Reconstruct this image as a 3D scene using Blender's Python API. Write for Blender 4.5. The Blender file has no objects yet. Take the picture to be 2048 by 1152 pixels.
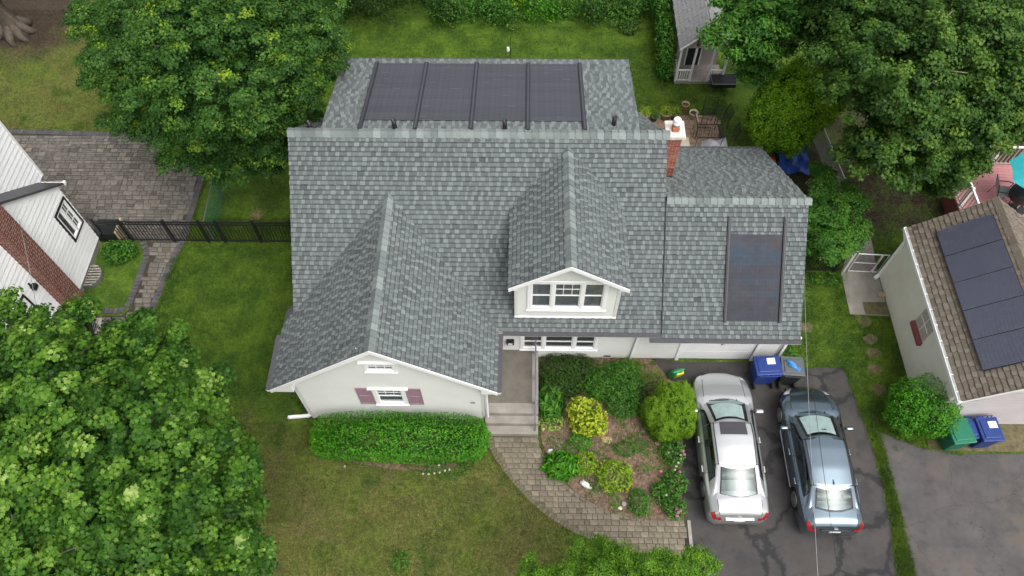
import bpy, bmesh, math, random
import numpy as np
from mathutils import Vector, Matrix, noise
R=math.radians
S=bpy.context.scene; COL=S.collection
# ---------------------------------------------------------------- camera, sky, sun, exposure
CAM=Vector((0,0,23.435)); FWD=Vector((-0.01551721,0.52498764,-0.85096839)); RGT=Vector((0.99983169,0.016478,-0.00806593)); DWN=Vector((0.00978774,-0.85095033,-0.52515497))
cd=bpy.data.cameras.new('camera'); cam=bpy.data.objects.new('camera',cd); COL.objects.link(cam)
m=Matrix((( RGT.x,-DWN.x,-FWD.x,CAM.x),(RGT.y,-DWN.y,-FWD.y,CAM.y),(RGT.z,-DWN.z,-FWD.z,CAM.z),(0,0,0,1))); cam.matrix_world=m
cd.lens=26.883; cd.sensor_width=36; cd.clip_end=600; cd.clip_start=.5; S.camera=cam
w=bpy.data.worlds.new('World'); S.world=w; w.use_nodes=True
nt=w.node_tree; bg=nt.nodes['Background']; sky=nt.nodes.new('ShaderNodeTexSky'); sky.sky_type='NISHITA'; sky.sun_disc=False
SUN_EL,SUN_AZ=R(60),R(138)
sky.sun_elevation=SUN_EL; sky.sun_rotation=SUN_AZ; sky.air_density=1.0; sky.dust_density=8; sky.ozone_density=1.0
hs=nt.nodes.new('ShaderNodeHueSaturation'); hs.inputs['Saturation'].default_value=.22
nt.links.new(sky.outputs[0],hs.inputs['Color']); nt.links.new(hs.outputs[0],bg.inputs[0]); bg.inputs[1].default_value=.15
sl=bpy.data.lights.new('sun','SUN'); sl.energy=.7; sl.angle=R(50); sl.color=(1,.975,.94)
so=bpy.data.objects.new('sun',sl); COL.objects.link(so)
sd=Vector((math.sin(SUN_AZ)*math.cos(SUN_EL),math.cos(SUN_AZ)*math.cos(SUN_EL),math.sin(SUN_EL))); so.rotation_euler=sd.to_track_quat('Z','Y').to_euler()
S.view_settings.view_transform='Standard'; S.view_settings.look='None'; S.view_settings.exposure=0.50; S.view_settings.gamma=1; S.view_settings.use_curve_mapping=False
S.render.engine='CYCLES'
rnd=random.Random(7); rng=np.random.default_rng(11)
# ---------------------------------------------------------------- materials
def mat(name,col,rough=.7,var=.12,scale=6,metal=0,bump=0,bscale=40,attr=None,spec=.5,coat=0,obj_rand=0):
    """procedural: base colour varied by noise, optional attribute ramp between two colours"""
    m=bpy.data.materials.new(name); m.use_nodes=True; n=m.node_tree.nodes; l=m.node_tree.links; b=n['Principled BSDF']
    b.inputs['Roughness'].default_value=rough; b.inputs['Metallic'].default_value=metal; b.inputs['Specular IOR Level'].default_value=spec
    b.inputs['Coat Weight'].default_value=coat; b.inputs['Coat Roughness'].default_value=.05
    tc=n.new('ShaderNodeTexCoord'); nz=n.new('ShaderNodeTexNoise'); nz.inputs['Scale'].default_value=scale; nz.inputs['Detail'].default_value=5; nz.inputs['Roughness'].default_value=.65
    l.new(tc.outputs['Object'],nz.inputs['Vector'])
    mr=n.new('ShaderNodeMapRange'); mr.inputs[1].default_value=.3; mr.inputs[2].default_value=.7; mr.inputs[3].default_value=1-var; mr.inputs[4].default_value=1+var
    l.new(nz.outputs['Fac'],mr.inputs[0])
    if attr:
        at=n.new('ShaderNodeAttribute'); at.attribute_name='shade'; rp=n.new('ShaderNodeValToRGB')
        el=rp.color_ramp.elements; cols=attr
        el[0].position=0; el[0].color=(*cols[0],1); el[1].position=1; el[1].color=(*cols[-1],1)
        for i,c in enumerate(cols[1:-1]): e=el.new((i+1)/(len(cols)-1)); e.color=(*c,1)
        l.new(at.outputs['Fac'],rp.inputs[0]); src=rp.outputs[0]
    else:
        rg=n.new('ShaderNodeRGB'); rg.outputs[0].default_value=(*col,1); src=rg.outputs[0]
    vm=n.new('ShaderNodeVectorMath'); vm.operation='SCALE'; l.new(src,vm.inputs[0])
    fac=mr.outputs[0]
    if obj_rand:
        oi=n.new('ShaderNodeObjectInfo'); m2=n.new('ShaderNodeMapRange'); m2.inputs[3].default_value=1-obj_rand; m2.inputs[4].default_value=1+obj_rand
        l.new(oi.outputs['Random'],m2.inputs[0]); mu=n.new('ShaderNodeMath'); mu.operation='MULTIPLY'; l.new(fac,mu.inputs[0]); l.new(m2.outputs[0],mu.inputs[1]); fac=mu.outputs[0]
    l.new(fac,vm.inputs['Scale']); l.new(vm.outputs[0],b.inputs['Base Color'])
    if bump:
        bz=n.new('ShaderNodeTexNoise'); bz.inputs['Scale'].default_value=bscale; bz.inputs['Detail'].default_value=4; l.new(tc.outputs['Object'],bz.inputs['Vector'])
        bp=n.new('ShaderNodeBump'); bp.inputs['Strength'].default_value=bump; bp.inputs['Distance'].default_value=.02; l.new(bz.outputs['Fac'],bp.inputs['Height']); l.new(bp.outputs[0],b.inputs['Normal'])
    return m
def leafmat(name,cols,rough=.55,trans=.3,spec=.2):
    m=mat(name,cols[0],rough,.12,3,attr=cols,spec=spec); n=m.node_tree.nodes; l=m.node_tree.links
    b=n['Principled BSDF']; out=n['Material Output']; t=n.new('ShaderNodeBsdfTranslucent'); mx=n.new('ShaderNodeMixShader'); mx.inputs[0].default_value=trans
    src=b.inputs['Base Color'].links[0].from_socket; l.new(src,t.inputs[0]); l.new(b.outputs[0],mx.inputs[1]); l.new(t.outputs[0],mx.inputs[2]); l.new(mx.outputs[0],out.inputs[0]); return m
def grassmat(name,bright=1.0,attr=False):
    m=bpy.data.materials.new(name); m.use_nodes=True; n=m.node_tree.nodes; l=m.node_tree.links; b=n['Principled BSDF']; b.inputs['Roughness'].default_value=.8; b.inputs['Specular IOR Level'].default_value=.2
    g=n.new('ShaderNodeNewGeometry')
    def nz(sc,det=4,off=0,rough=.6):
        a=n.new('ShaderNodeVectorMath'); a.operation='ADD'; a.inputs[1].default_value=(off,off*.7,0); l.new(g.outputs['Position'],a.inputs[0])
        z=n.new('ShaderNodeTexNoise'); z.inputs['Scale'].default_value=sc; z.inputs['Detail'].default_value=det; z.inputs['Roughness'].default_value=rough; l.new(a.outputs[0],z.inputs['Vector']); return z.outputs['Fac']
    def mixc(f,a,c2,lo,hi):
        r=n.new('ShaderNodeMapRange'); r.inputs[1].default_value=lo; r.inputs[2].default_value=hi; l.new(f,r.inputs[0]) if not isinstance(f,float) else None
        x=n.new('ShaderNodeMix'); x.data_type='RGBA'; l.new(r.outputs[0],x.inputs[0])
        for s,i in ((a,6),(c2,7)):
            if isinstance(s,tuple): x.inputs[i].default_value=(*s,1)
            else: l.new(s,x.inputs[i])
        return x.outputs[2]
    # large scale: dry brown areas (front-left lawn, back-left lawn) set by world regions of the place
    sep=n.new('ShaderNodeSeparateXYZ'); l.new(g.outputs['Position'],sep.inputs[0])
    def lin(sock,a,b2):
        r=n.new('ShaderNodeMapRange'); r.inputs[1].default_value=a; r.inputs[2].default_value=b2; l.new(sock,r.inputs[0]); return r.outputs[0]
    def mth(op,a,c2):
        x=n.new('ShaderNodeMath'); x.operation=op
        for s,i in ((a,0),(c2,1)):
            if isinstance(s,(int,float)): x.inputs[i].default_value=s
            else: l.new(s,x.inputs[i])
        return x.outputs[0]
    front=mth('MULTIPLY',lin(sep.outputs[1],11.5,8.0),lin(sep.outputs[0],4,1))
    backl=mth('MULTIPLY',lin(sep.outputs[0],-15.5,-19),lin(sep.outputs[1],20,22))
    dry=mth('MAXIMUM',mth('MULTIPLY',front,.60),mth('MULTIPLY',backl,.60))
    dry=mth('ADD',dry,mth('MULTIPLY',nz(.45,5,3.1),1.1)); dry=mth('ADD',dry,mth('MULTIPLY',nz(2.2,4,9),.55))
    c=mixc(nz(1.1,5,1.3),(.055,.112,.012),(.110,.190,.018),.38,.62)
    c=mixc(dry,c,(.190,.160,.060),1.05,1.8)
    c=mixc(nz(.8,4,17),c,(.04,.095,.011),.56,.72)
    soil=mth('MULTIPLY',mth('MULTIPLY',lin(sep.outputs[0],8.8,10.2),lin(sep.outputs[1],15.8,17.5)),mth('MULTIPLY',lin(sep.outputs[1],26,23),.75)); soil=mth('ADD',soil,mth('MULTIPLY',nz(1.3,4,44),.9))  # bare soil mixed in, plus maple canopy shade put into the lawn colour
    c=mixc(soil,c,(.05,.038,.026),.82,1.3)  # bare soil and the maple canopy shade, both as lawn colour
    tl=mth('MULTIPLY',lin(sep.outputs[0],-18.5,-22),lin(sep.outputs[1],24.5,27.5)); c=mixc(mth('ADD',tl,mth('MULTIPLY',nz(1.1,4,2),.6)),c,(.07,.052,.036),.7,1.2)
    fine=n.new('ShaderNodeMapRange'); fine.inputs[1].default_value=.3; fine.inputs[2].default_value=.7; fine.inputs[3].default_value=.42*bright; fine.inputs[4].default_value=1.58*bright; l.new(nz(28,3,5,.8),fine.inputs[0])
    fs=fine.outputs[0]
    fs=mth('MULTIPLY',fs,mth('ADD',mth('MULTIPLY',nz(6.5,4,31,.7),1.5),.25))
    if attr:
        at=n.new('ShaderNodeAttribute'); at.attribute_name='shade'; fs=mth('MULTIPLY',fs,lin(at.outputs['Fac'],-.45,.85))
    v=n.new('ShaderNodeVectorMath'); v.operation='SCALE'; l.new(c,v.inputs[0]); l.new(fs,v.inputs['Scale']); l.new(v.outputs[0],b.inputs['Base Color'])
    bp=n.new('ShaderNodeBump'); bp.inputs['Strength'].default_value=.8; bp.inputs['Distance'].default_value=.04; l.new(nz(22,4,2),bp.inputs['Height']); l.new(bp.outputs[0],b.inputs['Normal'])
    return m
def asphaltmat(name,base,brown,crackscale,crackw,camt=.85):
    m=mat(name,base,.82,.3,1.3,bump=.5,bscale=90); n=m.node_tree.nodes; l=m.node_tree.links; b=n['Principled BSDF']; tc=[x for x in n if x.type=='TEX_COORD'][0]
    prev=b.inputs['Base Color'].links[0].from_socket
    def N(sc,det=5):
        z=n.new('ShaderNodeTexNoise'); z.inputs['Scale'].default_value=sc; z.inputs['Detail'].default_value=det; z.inputs['Roughness'].default_value=.65; l.new(tc.outputs['Object'],z.inputs['Vector']); return z
    def mixin(prev,fac,lo,hi,col,amt=1):
        r=n.new('ShaderNodeMapRange'); r.inputs[1].default_value=lo; r.inputs[2].default_value=hi; r.inputs[4].default_value=amt; l.new(fac,r.inputs[0])
        x=n.new('ShaderNodeMix'); x.data_type='RGBA'; l.new(r.outputs[0],x.inputs[0]); l.new(prev,x.inputs[6]); x.inputs[7].default_value=(*col,1); return x.outputs[2]
    z=N(.55); prev=mixin(prev,z.outputs['Fac'],.5,.72,brown,.75)
    z=N(160,2); prev=mixin(prev,z.outputs['Fac'],.58,.75,tuple(min(1,c*2.2) for c in base),.6)
    z=N(2.2); prev=mixin(prev,z.outputs['Fac'],.45,.3,tuple(c*.55 for c in base),.6)
    # cracks / tar seams
    dz=N(1.6,4); mx=n.new('ShaderNodeVectorMath'); mx.operation='SCALE'; mx.inputs['Scale'].default_value=.8; l.new(dz.outputs['Color'],mx.inputs[0])
    ad=n.new('ShaderNodeVectorMath'); ad.operation='ADD'; l.new(mx.outputs[0],ad.inputs[0]); l.new(tc.outputs['Object'],ad.inputs[1])
    vo=n.new('ShaderNodeTexVoronoi'); vo.feature='DISTANCE_TO_EDGE'; vo.inputs['Scale'].default_value=crackscale; l.new(ad.outputs[0],vo.inputs['Vector'])
    prev=mixin(prev,vo.outputs['Distance'],crackw,crackw*.35,(.012,.012,.013),camt)
    l.new(prev,b.inputs['Base Color']); return m
def glassmat(name,tint,gl=.28,rough=.02,alpha=.55):
    """tinted see-through glass: part mirror of the sky, part tinted view of what is behind"""
    m=bpy.data.materials.new(name); m.use_nodes=True; n=m.node_tree.nodes; l=m.node_tree.links; n.remove(n['Principled BSDF']); out=n['Material Output']
    t=n.new('ShaderNodeBsdfTransparent'); t.inputs[0].default_value=(*tint,1); g=n.new('ShaderNodeBsdfGlossy'); g.inputs['Roughness'].default_value=rough; g.inputs[0].default_value=(.9,.95,.95,1)
    tc=n.new('ShaderNodeTexCoord'); z=n.new('ShaderNodeTexNoise'); z.inputs['Scale'].default_value=3; l.new(tc.outputs['Object'],z.inputs['Vector']); bp=n.new('ShaderNodeBump'); bp.inputs['Strength'].default_value=.06; l.new(z.outputs['Fac'],bp.inputs['Height']); l.new(bp.outputs[0],g.inputs['Normal'])
    lw=n.new('ShaderNodeLayerWeight'); lw.inputs[0].default_value=.5; pw=n.new('ShaderNodeMath'); pw.operation='POWER'; pw.inputs[1].default_value=4; l.new(lw.outputs['Facing'],pw.inputs[0]); ad=n.new('ShaderNodeMath'); ad.operation='ADD'; ad.use_clamp=True; ad.inputs[1].default_value=gl; l.new(pw.outputs[0],ad.inputs[0])
    mx=n.new('ShaderNodeMixShader'); l.new(ad.outputs[0],mx.inputs[0]); l.new(t.outputs[0],mx.inputs[1]); l.new(g.outputs[0],mx.inputs[2]); l.new(mx.outputs[0],out.inputs[0]); return m
SH=[(.03,.033,.035),(.078,.087,.091),(.112,.128,.129),(.150,.174,.171),(.19,.221,.212)]
M=dict(
 shingle=mat('shingle',(0,0,0),.9,.16,30,attr=SH,bump=.5,bscale=150,spec=.25),
 cap=mat('ridge_cap',(.188,.218,.211),.9,.16,25,bump=.5,bscale=150,obj_rand=.28,spec=.25),
 deckroof=mat('roof_underlay',(.06,.065,.07),.9),
 brownshingle=mat('brown_shingle',(0,0,0),.92,.18,25,attr=[(.05,.04,.032),(.14,.118,.096),(.172,.147,.12),(.195,.17,.14)],bump=.5,bscale=150,spec=.2),
 brownsurf=mat('brown_cap',(.17,.145,.115),.92,.18,25,bump=.5,bscale=120,spec=.2,obj_rand=.15),
 siding=mat('cream_siding',(.60,.61,.58),.6,.05,1.2,bump=.15,bscale=60),
 white=mat('white_trim',(.82,.82,.82),.45,.04,2),
 whitesiding=mat('white_siding',(.86,.87,.88),.5,.05,1.5,obj_rand=.05),
 gutterdark=mat('gutter_guard',(.065,.065,.075),.5,.25,20),
 mauve=mat('mauve_shutter',(.30,.19,.235),.6,.08,8), darkred=mat('dark_red_shutter',(.10,.03,.035),.6,.1,8),
 pane=glassmat('window_pane',(.66,.67,.69),.05), dark=mat('dark_interior',(.02,.021,.022),.8), curtain=mat('curtain',(.38,.36,.32),.9,.3,14),
 blind=mat('pale_blind',(.56,.58,.62),.7,.05,4),
 concrete=mat('concrete',(.25,.23,.20),.9,.22,2.2,bump=.4,bscale=70), porchfloor=mat('porch_concrete',(.135,.12,.10),.9,.2,3,bump=.4,bscale=90),
 paver=mat('tan_paver',(.255,.215,.17),.9,.28,7,bump=.7,bscale=60,attr=[(.108,.092,.066),(.15,.128,.094),(.188,.162,.118),(.235,.20,.14)]),
 slate=mat('grey_paver',(.2,.19,.175),.9,.25,6,bump=.7,bscale=50,attr=[(.085,.076,.066),(.13,.117,.10),(.168,.152,.13),(.21,.185,.15)]),
 edge=mat('charcoal_paver',(.085,.08,.085),.9,.25,8,bump=.6,bscale=50,attr=[(.06,.057,.062),(.085,.08,.085),(.115,.108,.11)]),
 joint=mat('joint_sand',(.045,.038,.028),.95,.45,9,bump=.5,bscale=80), joint2=mat('joint_moss',(.11,.105,.06),.95,.5,5,bump=.5,bscale=80),
 mulch=mat('mulch',(.165,.108,.074),.95,.55,9,bump=1,bscale=45), chip=mat('mulch_chip',(.2,.13,.09),.95,.3,9,attr=[(.06,.035,.024),(.16,.10,.068),(.27,.19,.14),(.44,.34,.26)]),
 brick=mat('red_brick',(0,0,0),.9,.2,30,attr=[(.16,.055,.035),(.25,.085,.055),(.31,.12,.08),(.38,.2,.15)],bump=.4,bscale=80),
 brick2=mat('dark_red_brick',(0,0,0),.9,.2,30,attr=[(.10,.036,.026),(.155,.052,.036),(.20,.075,.052)],bump=.4,bscale=80), mortar=mat('mortar',(.50,.46,.41),.95,.15,20),
 mortarcap=mat('chimney_crown',(.66,.58,.52),.9,.28,9,bump=.4,bscale=40), clay=mat('clay_flue',(.42,.15,.08),.8),
 black=mat('black_metal',(.014,.014,.016),.4,.1,10), blackp=mat('black_plastic',(.022,.023,.025),.5,.2,8), rubber=mat('rubber',(.015,.015,.016),.85),
 solar=mat('solar_shingle',(.066,.069,.082),.38,.1,4,bump=.05,obj_rand=.08,spec=.25), solar2=mat('solar_shingle_tinted',(0,0,0),.5,.25,3,attr=[(.028,.031,.043),(.037,.035,.042),(.023,.040,.062),(.050,.036,.039)],spec=.2),
 rail=mat('panel_rail',(.028,.03,.036),.45,.1,6), pv=mat('photovoltaic_cell',(.012,.013,.035),.16,.1,5,spec=.5), pvline=mat('photovoltaic_busbar',(.15,.155,.20),.35), pvframe=mat('panel_frame',(.02,.02,.022),.4),
 steel=mat('galvanised_steel',(.24,.25,.26),.4,.1,12,metal=.6), alu=mat('white_aluminium',(.72,.72,.70),.4,.06,6),
 railblue=mat('painted_iron_rail',(.13,.14,.19),.5,.2,20),
 silver=mat('silver_paint',(.62,.63,.64),.30,.03,1,metal=.8,coat=1), blue=mat('steel_blue_paint',(.21,.275,.33),.26,.04,1,metal=.95,coat=1),
 carglass=glassmat('car_glass',(.62,.70,.69),.07,.16), carglassside=glassmat('car_side_glass',(.3,.34,.33),.05,.03), shade=mat('sunshade_foil',(.92,.96,.96),.5,.15,5,metal=.1,bump=.6,bscale=7),
 seat=mat('seat_cloth',(.26,.29,.27),.8,.1,9), carblack=mat('car_trim',(.016,.016,.018),.45), sunroof=mat('sunroof_glass',(.055,.052,.062),.12,.05,3), chrome=mat('chrome',(.7,.7,.72),.15,metal=1),
 alloy=mat('alloy_wheel',(.55,.56,.58),.3,metal=.8), redlamp=mat('red_lamp',(.28,.008,.014),.15,.05,4,coat=1), lamp=mat('clear_lamp',(.6,.62,.64),.12,.05,4,coat=1),
 binblue=mat('blue_bin',(.014,.04,.19),.42,.15,4), bingreen=mat('green_bin',(.008,.15,.085),.42,.15,4), bingrey=mat('grey_bin_lid',(.085,.095,.105),.5,.12,5), sticker=mat('paper_sticker',(.72,.76,.80),.6,.05,9),
 gloveblue=mat('blue_glove',(.05,.23,.55),.6,.15,15), bagg=mat('green_bag',(.01,.26,.09),.35,.25,8,bump=.6,bscale=12), bagy=mat('yellow_print',(.72,.62,.04),.4),
 bark=mat('bark',(.075,.060,.047),.95,.35,8,bump=1,bscale=18), barklight=mat('pale_bark',(.24,.2,.165),.95,.3,8,bump=1,bscale=18),
 tan=mat('tan_fabric',(.42,.34,.22),.8), pot=mat('tan_pot',(.36,.27,.19),.8,.2,9), potdark=mat('dark_pot',(.04,.045,.05),.6), potwhite=mat('cream_pot',(.62,.55,.42),.7), soil=mat('soil',(.06,.042,.03),.95,.3,20),
 patio=mat('pink_tan_paver',(0,0,0),.9,.2,12,attr=[(.24,.165,.115),(.31,.22,.155),(.36,.27,.20)],bump=.5,bscale=60), cloth=mat('pale_cover',(.58,.58,.63),.7,.15,5,bump=.5,bscale=6),
 tarp=mat('blue_tarp',(.02,.07,.33),.4,.3,5,bump=.9,bscale=7), redp=mat('red_plastic',(.42,.045,.03),.5), deckp=mat('pink_deck_board',(.47,.205,.215),.7,.1,9,obj_rand=.07), deckred=mat('red_deck_skirt',(.23,.07,.07),.7,.15,6),
 cyan=mat('cyan_canvas',(.06,.62,.66),.6,.05,5), sling=mat('grey_sling',(.36,.34,.32),.7,.05,30), beige=mat('beige_rail',(.44,.39,.34),.7,.15,9),
 shedshingle=mat('weathered_shingle',(.25,.25,.25),.9,.15,12,bump=.5,bscale=120,spec=.2), shedwall=mat('shed_siding',(.40,.36,.32),.7,.1,6), stucco=mat('cream_stucco',(.76,.73,.65),.85,.07,1.2,bump=.3,bscale=90), pinkwall=mat('pinkish_block',(.60,.55,.55),.8,.06,2),
 straw=mat('dry_grass',(.38,.28,.15),.9,.2,9), rock=mat('white_rock',(.68,.66,.6),.8,.15,12,bump=.6,bscale=20), greystone=mat('grey_stone',(.3,.27,.24),.9,.25,8,bump=.6,bscale=20), bare=mat('bare_earth',(.115,.098,.05),.95,.4,5,bump=.6,bscale=40),
 pinkf=mat('pink_petal',(.62,.16,.38),.6), whitef=mat('white_petal',(.75,.75,.66),.6), fcore=mat('flower_centre',(.3,.12,.05),.8), wire=mat('cable',(.33,.33,.33),.6), wiredark=mat('dark_cable',(.03,.03,.03),.6),
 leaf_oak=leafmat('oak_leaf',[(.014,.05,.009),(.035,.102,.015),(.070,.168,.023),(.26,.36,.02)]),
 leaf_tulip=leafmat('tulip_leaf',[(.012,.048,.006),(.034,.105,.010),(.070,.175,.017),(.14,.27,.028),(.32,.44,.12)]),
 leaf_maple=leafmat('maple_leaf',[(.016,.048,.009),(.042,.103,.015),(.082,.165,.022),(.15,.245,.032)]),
 leaf_hedge=leafmat('hedge_leaf',[(.022,.11,.006),(.05,.20,.010),(.09,.30,.016),(.16,.39,.025)],.4),
 leaf_yellow=leafmat('golden_leaf',[(.09,.19,.015),(.26,.36,.02),(.46,.50,.04),(.62,.62,.13)],.4),
 leaf_thuja=leafmat('arborvitae_spray',[(.020,.075,.005),(.080,.195,.009),(.150,.32,.014),(.23,.43,.024)],.7,.2,.15),
 leaf_dark=leafmat('dark_leaf',[(.014,.04,.009),(.032,.078,.013),(.06,.12,.018),(.11,.155,.03)]),
 leaf_mid=leafmat('mid_leaf',[(.02,.085,.012),(.048,.155,.018),(.09,.23,.026),(.15,.30,.035)]),
 leaf_lime=leafmat('lime_leaf',[(.06,.16,.01),(.14,.27,.015),(.25,.38,.02),(.40,.46,.035)]),
 leaf_thuja2=leafmat('arborvitae_shrub_spray',[(.014,.05,.004),(.050,.118,.007),(.098,.20,.010),(.15,.28,.017)],.7,.2,.15),
 leaf_front=leafmat('front_leaf',[(.03,.10,.008),(.075,.19,.014),(.14,.29,.02),(.24,.40,.03)]),
 leaf_silver=leafmat('silver_leaf',[(.16,.20,.15),(.3,.34,.28),(.45,.48,.42)]),
 variegated=leafmat('variegated_leaf',[(.08,.2,.03),(.3,.38,.08),(.6,.6,.3)]),
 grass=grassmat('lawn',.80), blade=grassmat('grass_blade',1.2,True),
 asphalt=asphaltmat('driveway_asphalt',(.046,.043,.042),(.066,.052,.044),.42,.045), asphalt2=asphaltmat('old_asphalt',(.072,.067,.067),(.115,.088,.066),.3,.004,.4),
)
def gridlines(m,sx,amt):
    n=m.node_tree.nodes; l=m.node_tree.links; b=n['Principled BSDF']; tc=[x for x in n if x.type=='TEX_COORD'][0]; src=b.inputs['Base Color'].links[0].from_socket
    br=n.new('ShaderNodeTexBrick'); br.offset=0; br.inputs['Color1'].default_value=(1,1,1,1); br.inputs['Color2'].default_value=(.93,.93,.95,1); br.inputs['Mortar'].default_value=(amt,amt,amt,1); br.inputs['Scale'].default_value=1; br.inputs['Mortar Size'].default_value=.008; br.inputs['Brick Width'].default_value=sx; br.inputs['Row Height'].default_value=.094
    l.new(tc.outputs['Object'],br.inputs['Vector']); v=n.new('ShaderNodeVectorMath'); v.operation='MULTIPLY'; l.new(src,v.inputs[0]); l.new(br.outputs[0],v.inputs[1]); l.new(v.outputs[0],b.inputs['Base Color'])
gridlines(M['solar'],.17,.72); gridlines(M['solar2'],.10,.85)
# ---------------------------------------------------------------- builders
class MB:
    def __init__(s,T=None): s.v=[]; s.f=[]; s.m=[]; s.sh=[]; s.T=T
    def add(s,vs,fs,mi=0,shade=.5):
        o=len(s.v); s.v+=[tuple(s.T@Vector(p)) if s.T else tuple(p) for p in vs]; s.f+=[tuple(i+o for i in f) for f in fs]; s.m+=[mi]*len(fs); s.sh+=(list(shade) if isinstance(shade,(list,tuple)) else [shade]*len(fs)); return s
    def box(s,c,d,rz=0,mi=0,shade=.5,taper=1,M4=None):
        x,y,z=d[0]/2,d[1]/2,d[2]/2; t=taper; P=[(-x*t,-y*t,-z),(x*t,-y*t,-z),(x*t,y*t,-z),(-x*t,y*t,-z),(-x,-y,z),(x,-y,z),(x,y,z),(-x,y,z)]
        m4=Matrix.Translation(c)@(M4 if M4 else Matrix.Rotation(rz,4,'Z')); P=[tuple(m4@Vector(p)) for p in P]
        return s.add(P,[(0,3,2,1),(4,5,6,7),(0,1,5,4),(1,2,6,5),(2,3,7,6),(3,0,4,7)],mi,shade)
    def b2(s,a,b,mi=0,shade=.5):
        return s.box([(a[i]+b[i])/2 for i in range(3)],[abs(b[i]-a[i]) for i in range(3)],0,mi,shade)
    def tube(s,pts,r,n=8,mi=0,shade=.5,cap=True):
        pts=[Vector(p) for p in pts]; rs=r if isinstance(r,(list,tuple)) else [r]*len(pts); vs=[]; fs=[]
        for i,p in enumerate(pts):
            t=(pts[min(i+1,len(pts)-1)]-pts[max(i-1,0)]).normalized(); a=t.cross(Vector((0,0,1)))
            if a.length<.05: a=t.cross(Vector((0,1,0)))
            a.normalize(); b=t.cross(a)
            for k in range(n): g=2*math.pi*k/n; vs.append(p+(a*math.cos(g)+b*math.sin(g))*rs[i])
        for i in range(len(pts)-1):
            for k in range(n): fs.append((i*n+k,i*n+(k+1)%n,(i+1)*n+(k+1)%n,(i+1)*n+k))
        if cap: fs.append(tuple(range(n))[::-1]); fs.append(tuple((len(pts)-1)*n+k for k in range(n)))
        return s.add(vs,fs,mi,shade)
    def lathe(s,prof,c=(0,0,0),n=20,mi=0,M4=None):
        vs=[];fs=[]
        for r,z in prof:
            for k in range(n): g=2*math.pi*k/n; p=Vector((r*math.cos(g),r*math.sin(g),z)); vs.append(Vector(c)+(M4@p if M4 else p))
        for i in range(len(prof)-1):
            for k in range(n): fs.append((i*n+k,i*n+(k+1)%n,(i+1)*n+(k+1)%n,(i+1)*n+k))
        fs.append(tuple(range(n))[::-1]); fs.append(tuple((len(prof)-1)*n+k for k in range(n))); return s.add(vs,fs,mi)
    def prism(s,poly,z0,z1,mi=0,shade=.5):
        n=len(poly); vs=[(p[0],p[1],z0) for p in poly]+[(p[0],p[1],z1) for p in poly]
        return s.add(vs,[tuple(range(n))[::-1],tuple(range(n,2*n))]+[(i,(i+1)%n,n+(i+1)%n,n+i) for i in range(n)],mi,shade)
    def mesh(s,name,mats,smooth=False):
        me=bpy.data.meshes.new(name); me.from_pydata(s.v,[],s.f); 
        for m_ in (mats if isinstance(mats,(list,tuple)) else [mats]): me.materials.append(M[m_] if isinstance(m_,str) else m_)
        me.polygons.foreach_set('material_index',s.m); a=me.attributes.new('shade','FLOAT','FACE'); a.data.foreach_set('value',s.sh)
        if smooth: me.shade_smooth()
        me.update(); return me
    def build(s,name,mats,parent=None,smooth=False,loc=None,bevel=0):
        o=bpy.data.objects.new(name,s.mesh(name,mats,smooth)); COL.objects.link(o)
        if parent: o.parent=parent
        if loc: o.location=loc
        if bevel: b=o.modifiers.new('bevel','BEVEL'); b.width=bevel; b.segments=2; b.limit_method='ANGLE'
        return o
def thing(name,label,cat,loc=(0,0,0),rz=0,group=None):
    o=bpy.data.objects.new(name,None); COL.objects.link(o); o.location=loc; o.rotation_euler=(0,0,rz); o.empty_display_size=.2
    o['label']=label; o['category']=cat
    if group: o['group']=group
    return o
def tag(o,label,cat,group=None,kind=None):
    if label: o['label']=label
    if cat: o['category']=cat
    if group: o['group']=group
    if kind: o['kind']=kind
    return o
def struct(o): o['kind']='structure'; return o
def inst(name,me,parent,loc=(0,0,0),rot=(0,0,0),scale=(1,1,1)):
    o=bpy.data.objects.new(name,me); COL.objects.link(o); o.parent=parent; o.location=loc; o.rotation_euler=rot; o.scale=scale; return o
def dup(root,loc,rz=None,label=None,scale=1):
    r=root.copy(); COL.objects.link(r); r.location=loc; r.scale=(scale,)*3
    if rz is not None: r.rotation_euler=(0,0,rz)
    if label: r['label']=label
    for ch in list(root.children):
        c=ch.copy(); COL.objects.link(c); c.parent=r
        for g in list(ch.children): d=g.copy(); COL.objects.link(d); d.parent=c
    return r
def npmesh(name,V,F,mats,shade=None,smooth=False):
    """V (n,3); F (m,k) constant-size faces; shade per face"""
    me=bpy.data.meshes.new(name); k=F.shape[1]; me.vertices.add(len(V)); me.vertices.foreach_set('co',V.astype(np.float32).ravel())
    me.loops.add(F.size); me.loops.foreach_set('vertex_index',F.astype(np.int32).ravel()); me.polygons.add(len(F)); me.polygons.foreach_set('loop_start',np.arange(0,F.size,k,dtype=np.int32)); me.polygons.foreach_set('loop_total',np.full(len(F),k,dtype=np.int32))
    me.materials.append(M[mats]); me.update(calc_edges=True)
    if shade is not None: a=me.attributes.new('shade','FLOAT','FACE'); a.data.foreach_set('value',shade.astype(np.float32))
    if smooth: me.shade_smooth()
    return me
OVAL=(np.array([(0,-.5,0),(.24,-.05,.07),(0,.5,-.04),(-.24,-.05,.07)]),np.array([(0,1,2),(0,2,3)]))
LONG=(np.array([(0,-.5,0),(.13,-.05,.05),(0,.5,-.05),(-.13,-.05,.05)]),np.array([(0,1,2),(0,2,3)]))
BROAD=(np.array([(0,-.5,0),(.36,-.15,.08),(0,.5,-.05),(-.36,-.15,.08)]),np.array([(0,1,2),(0,2,3)]))
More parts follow.
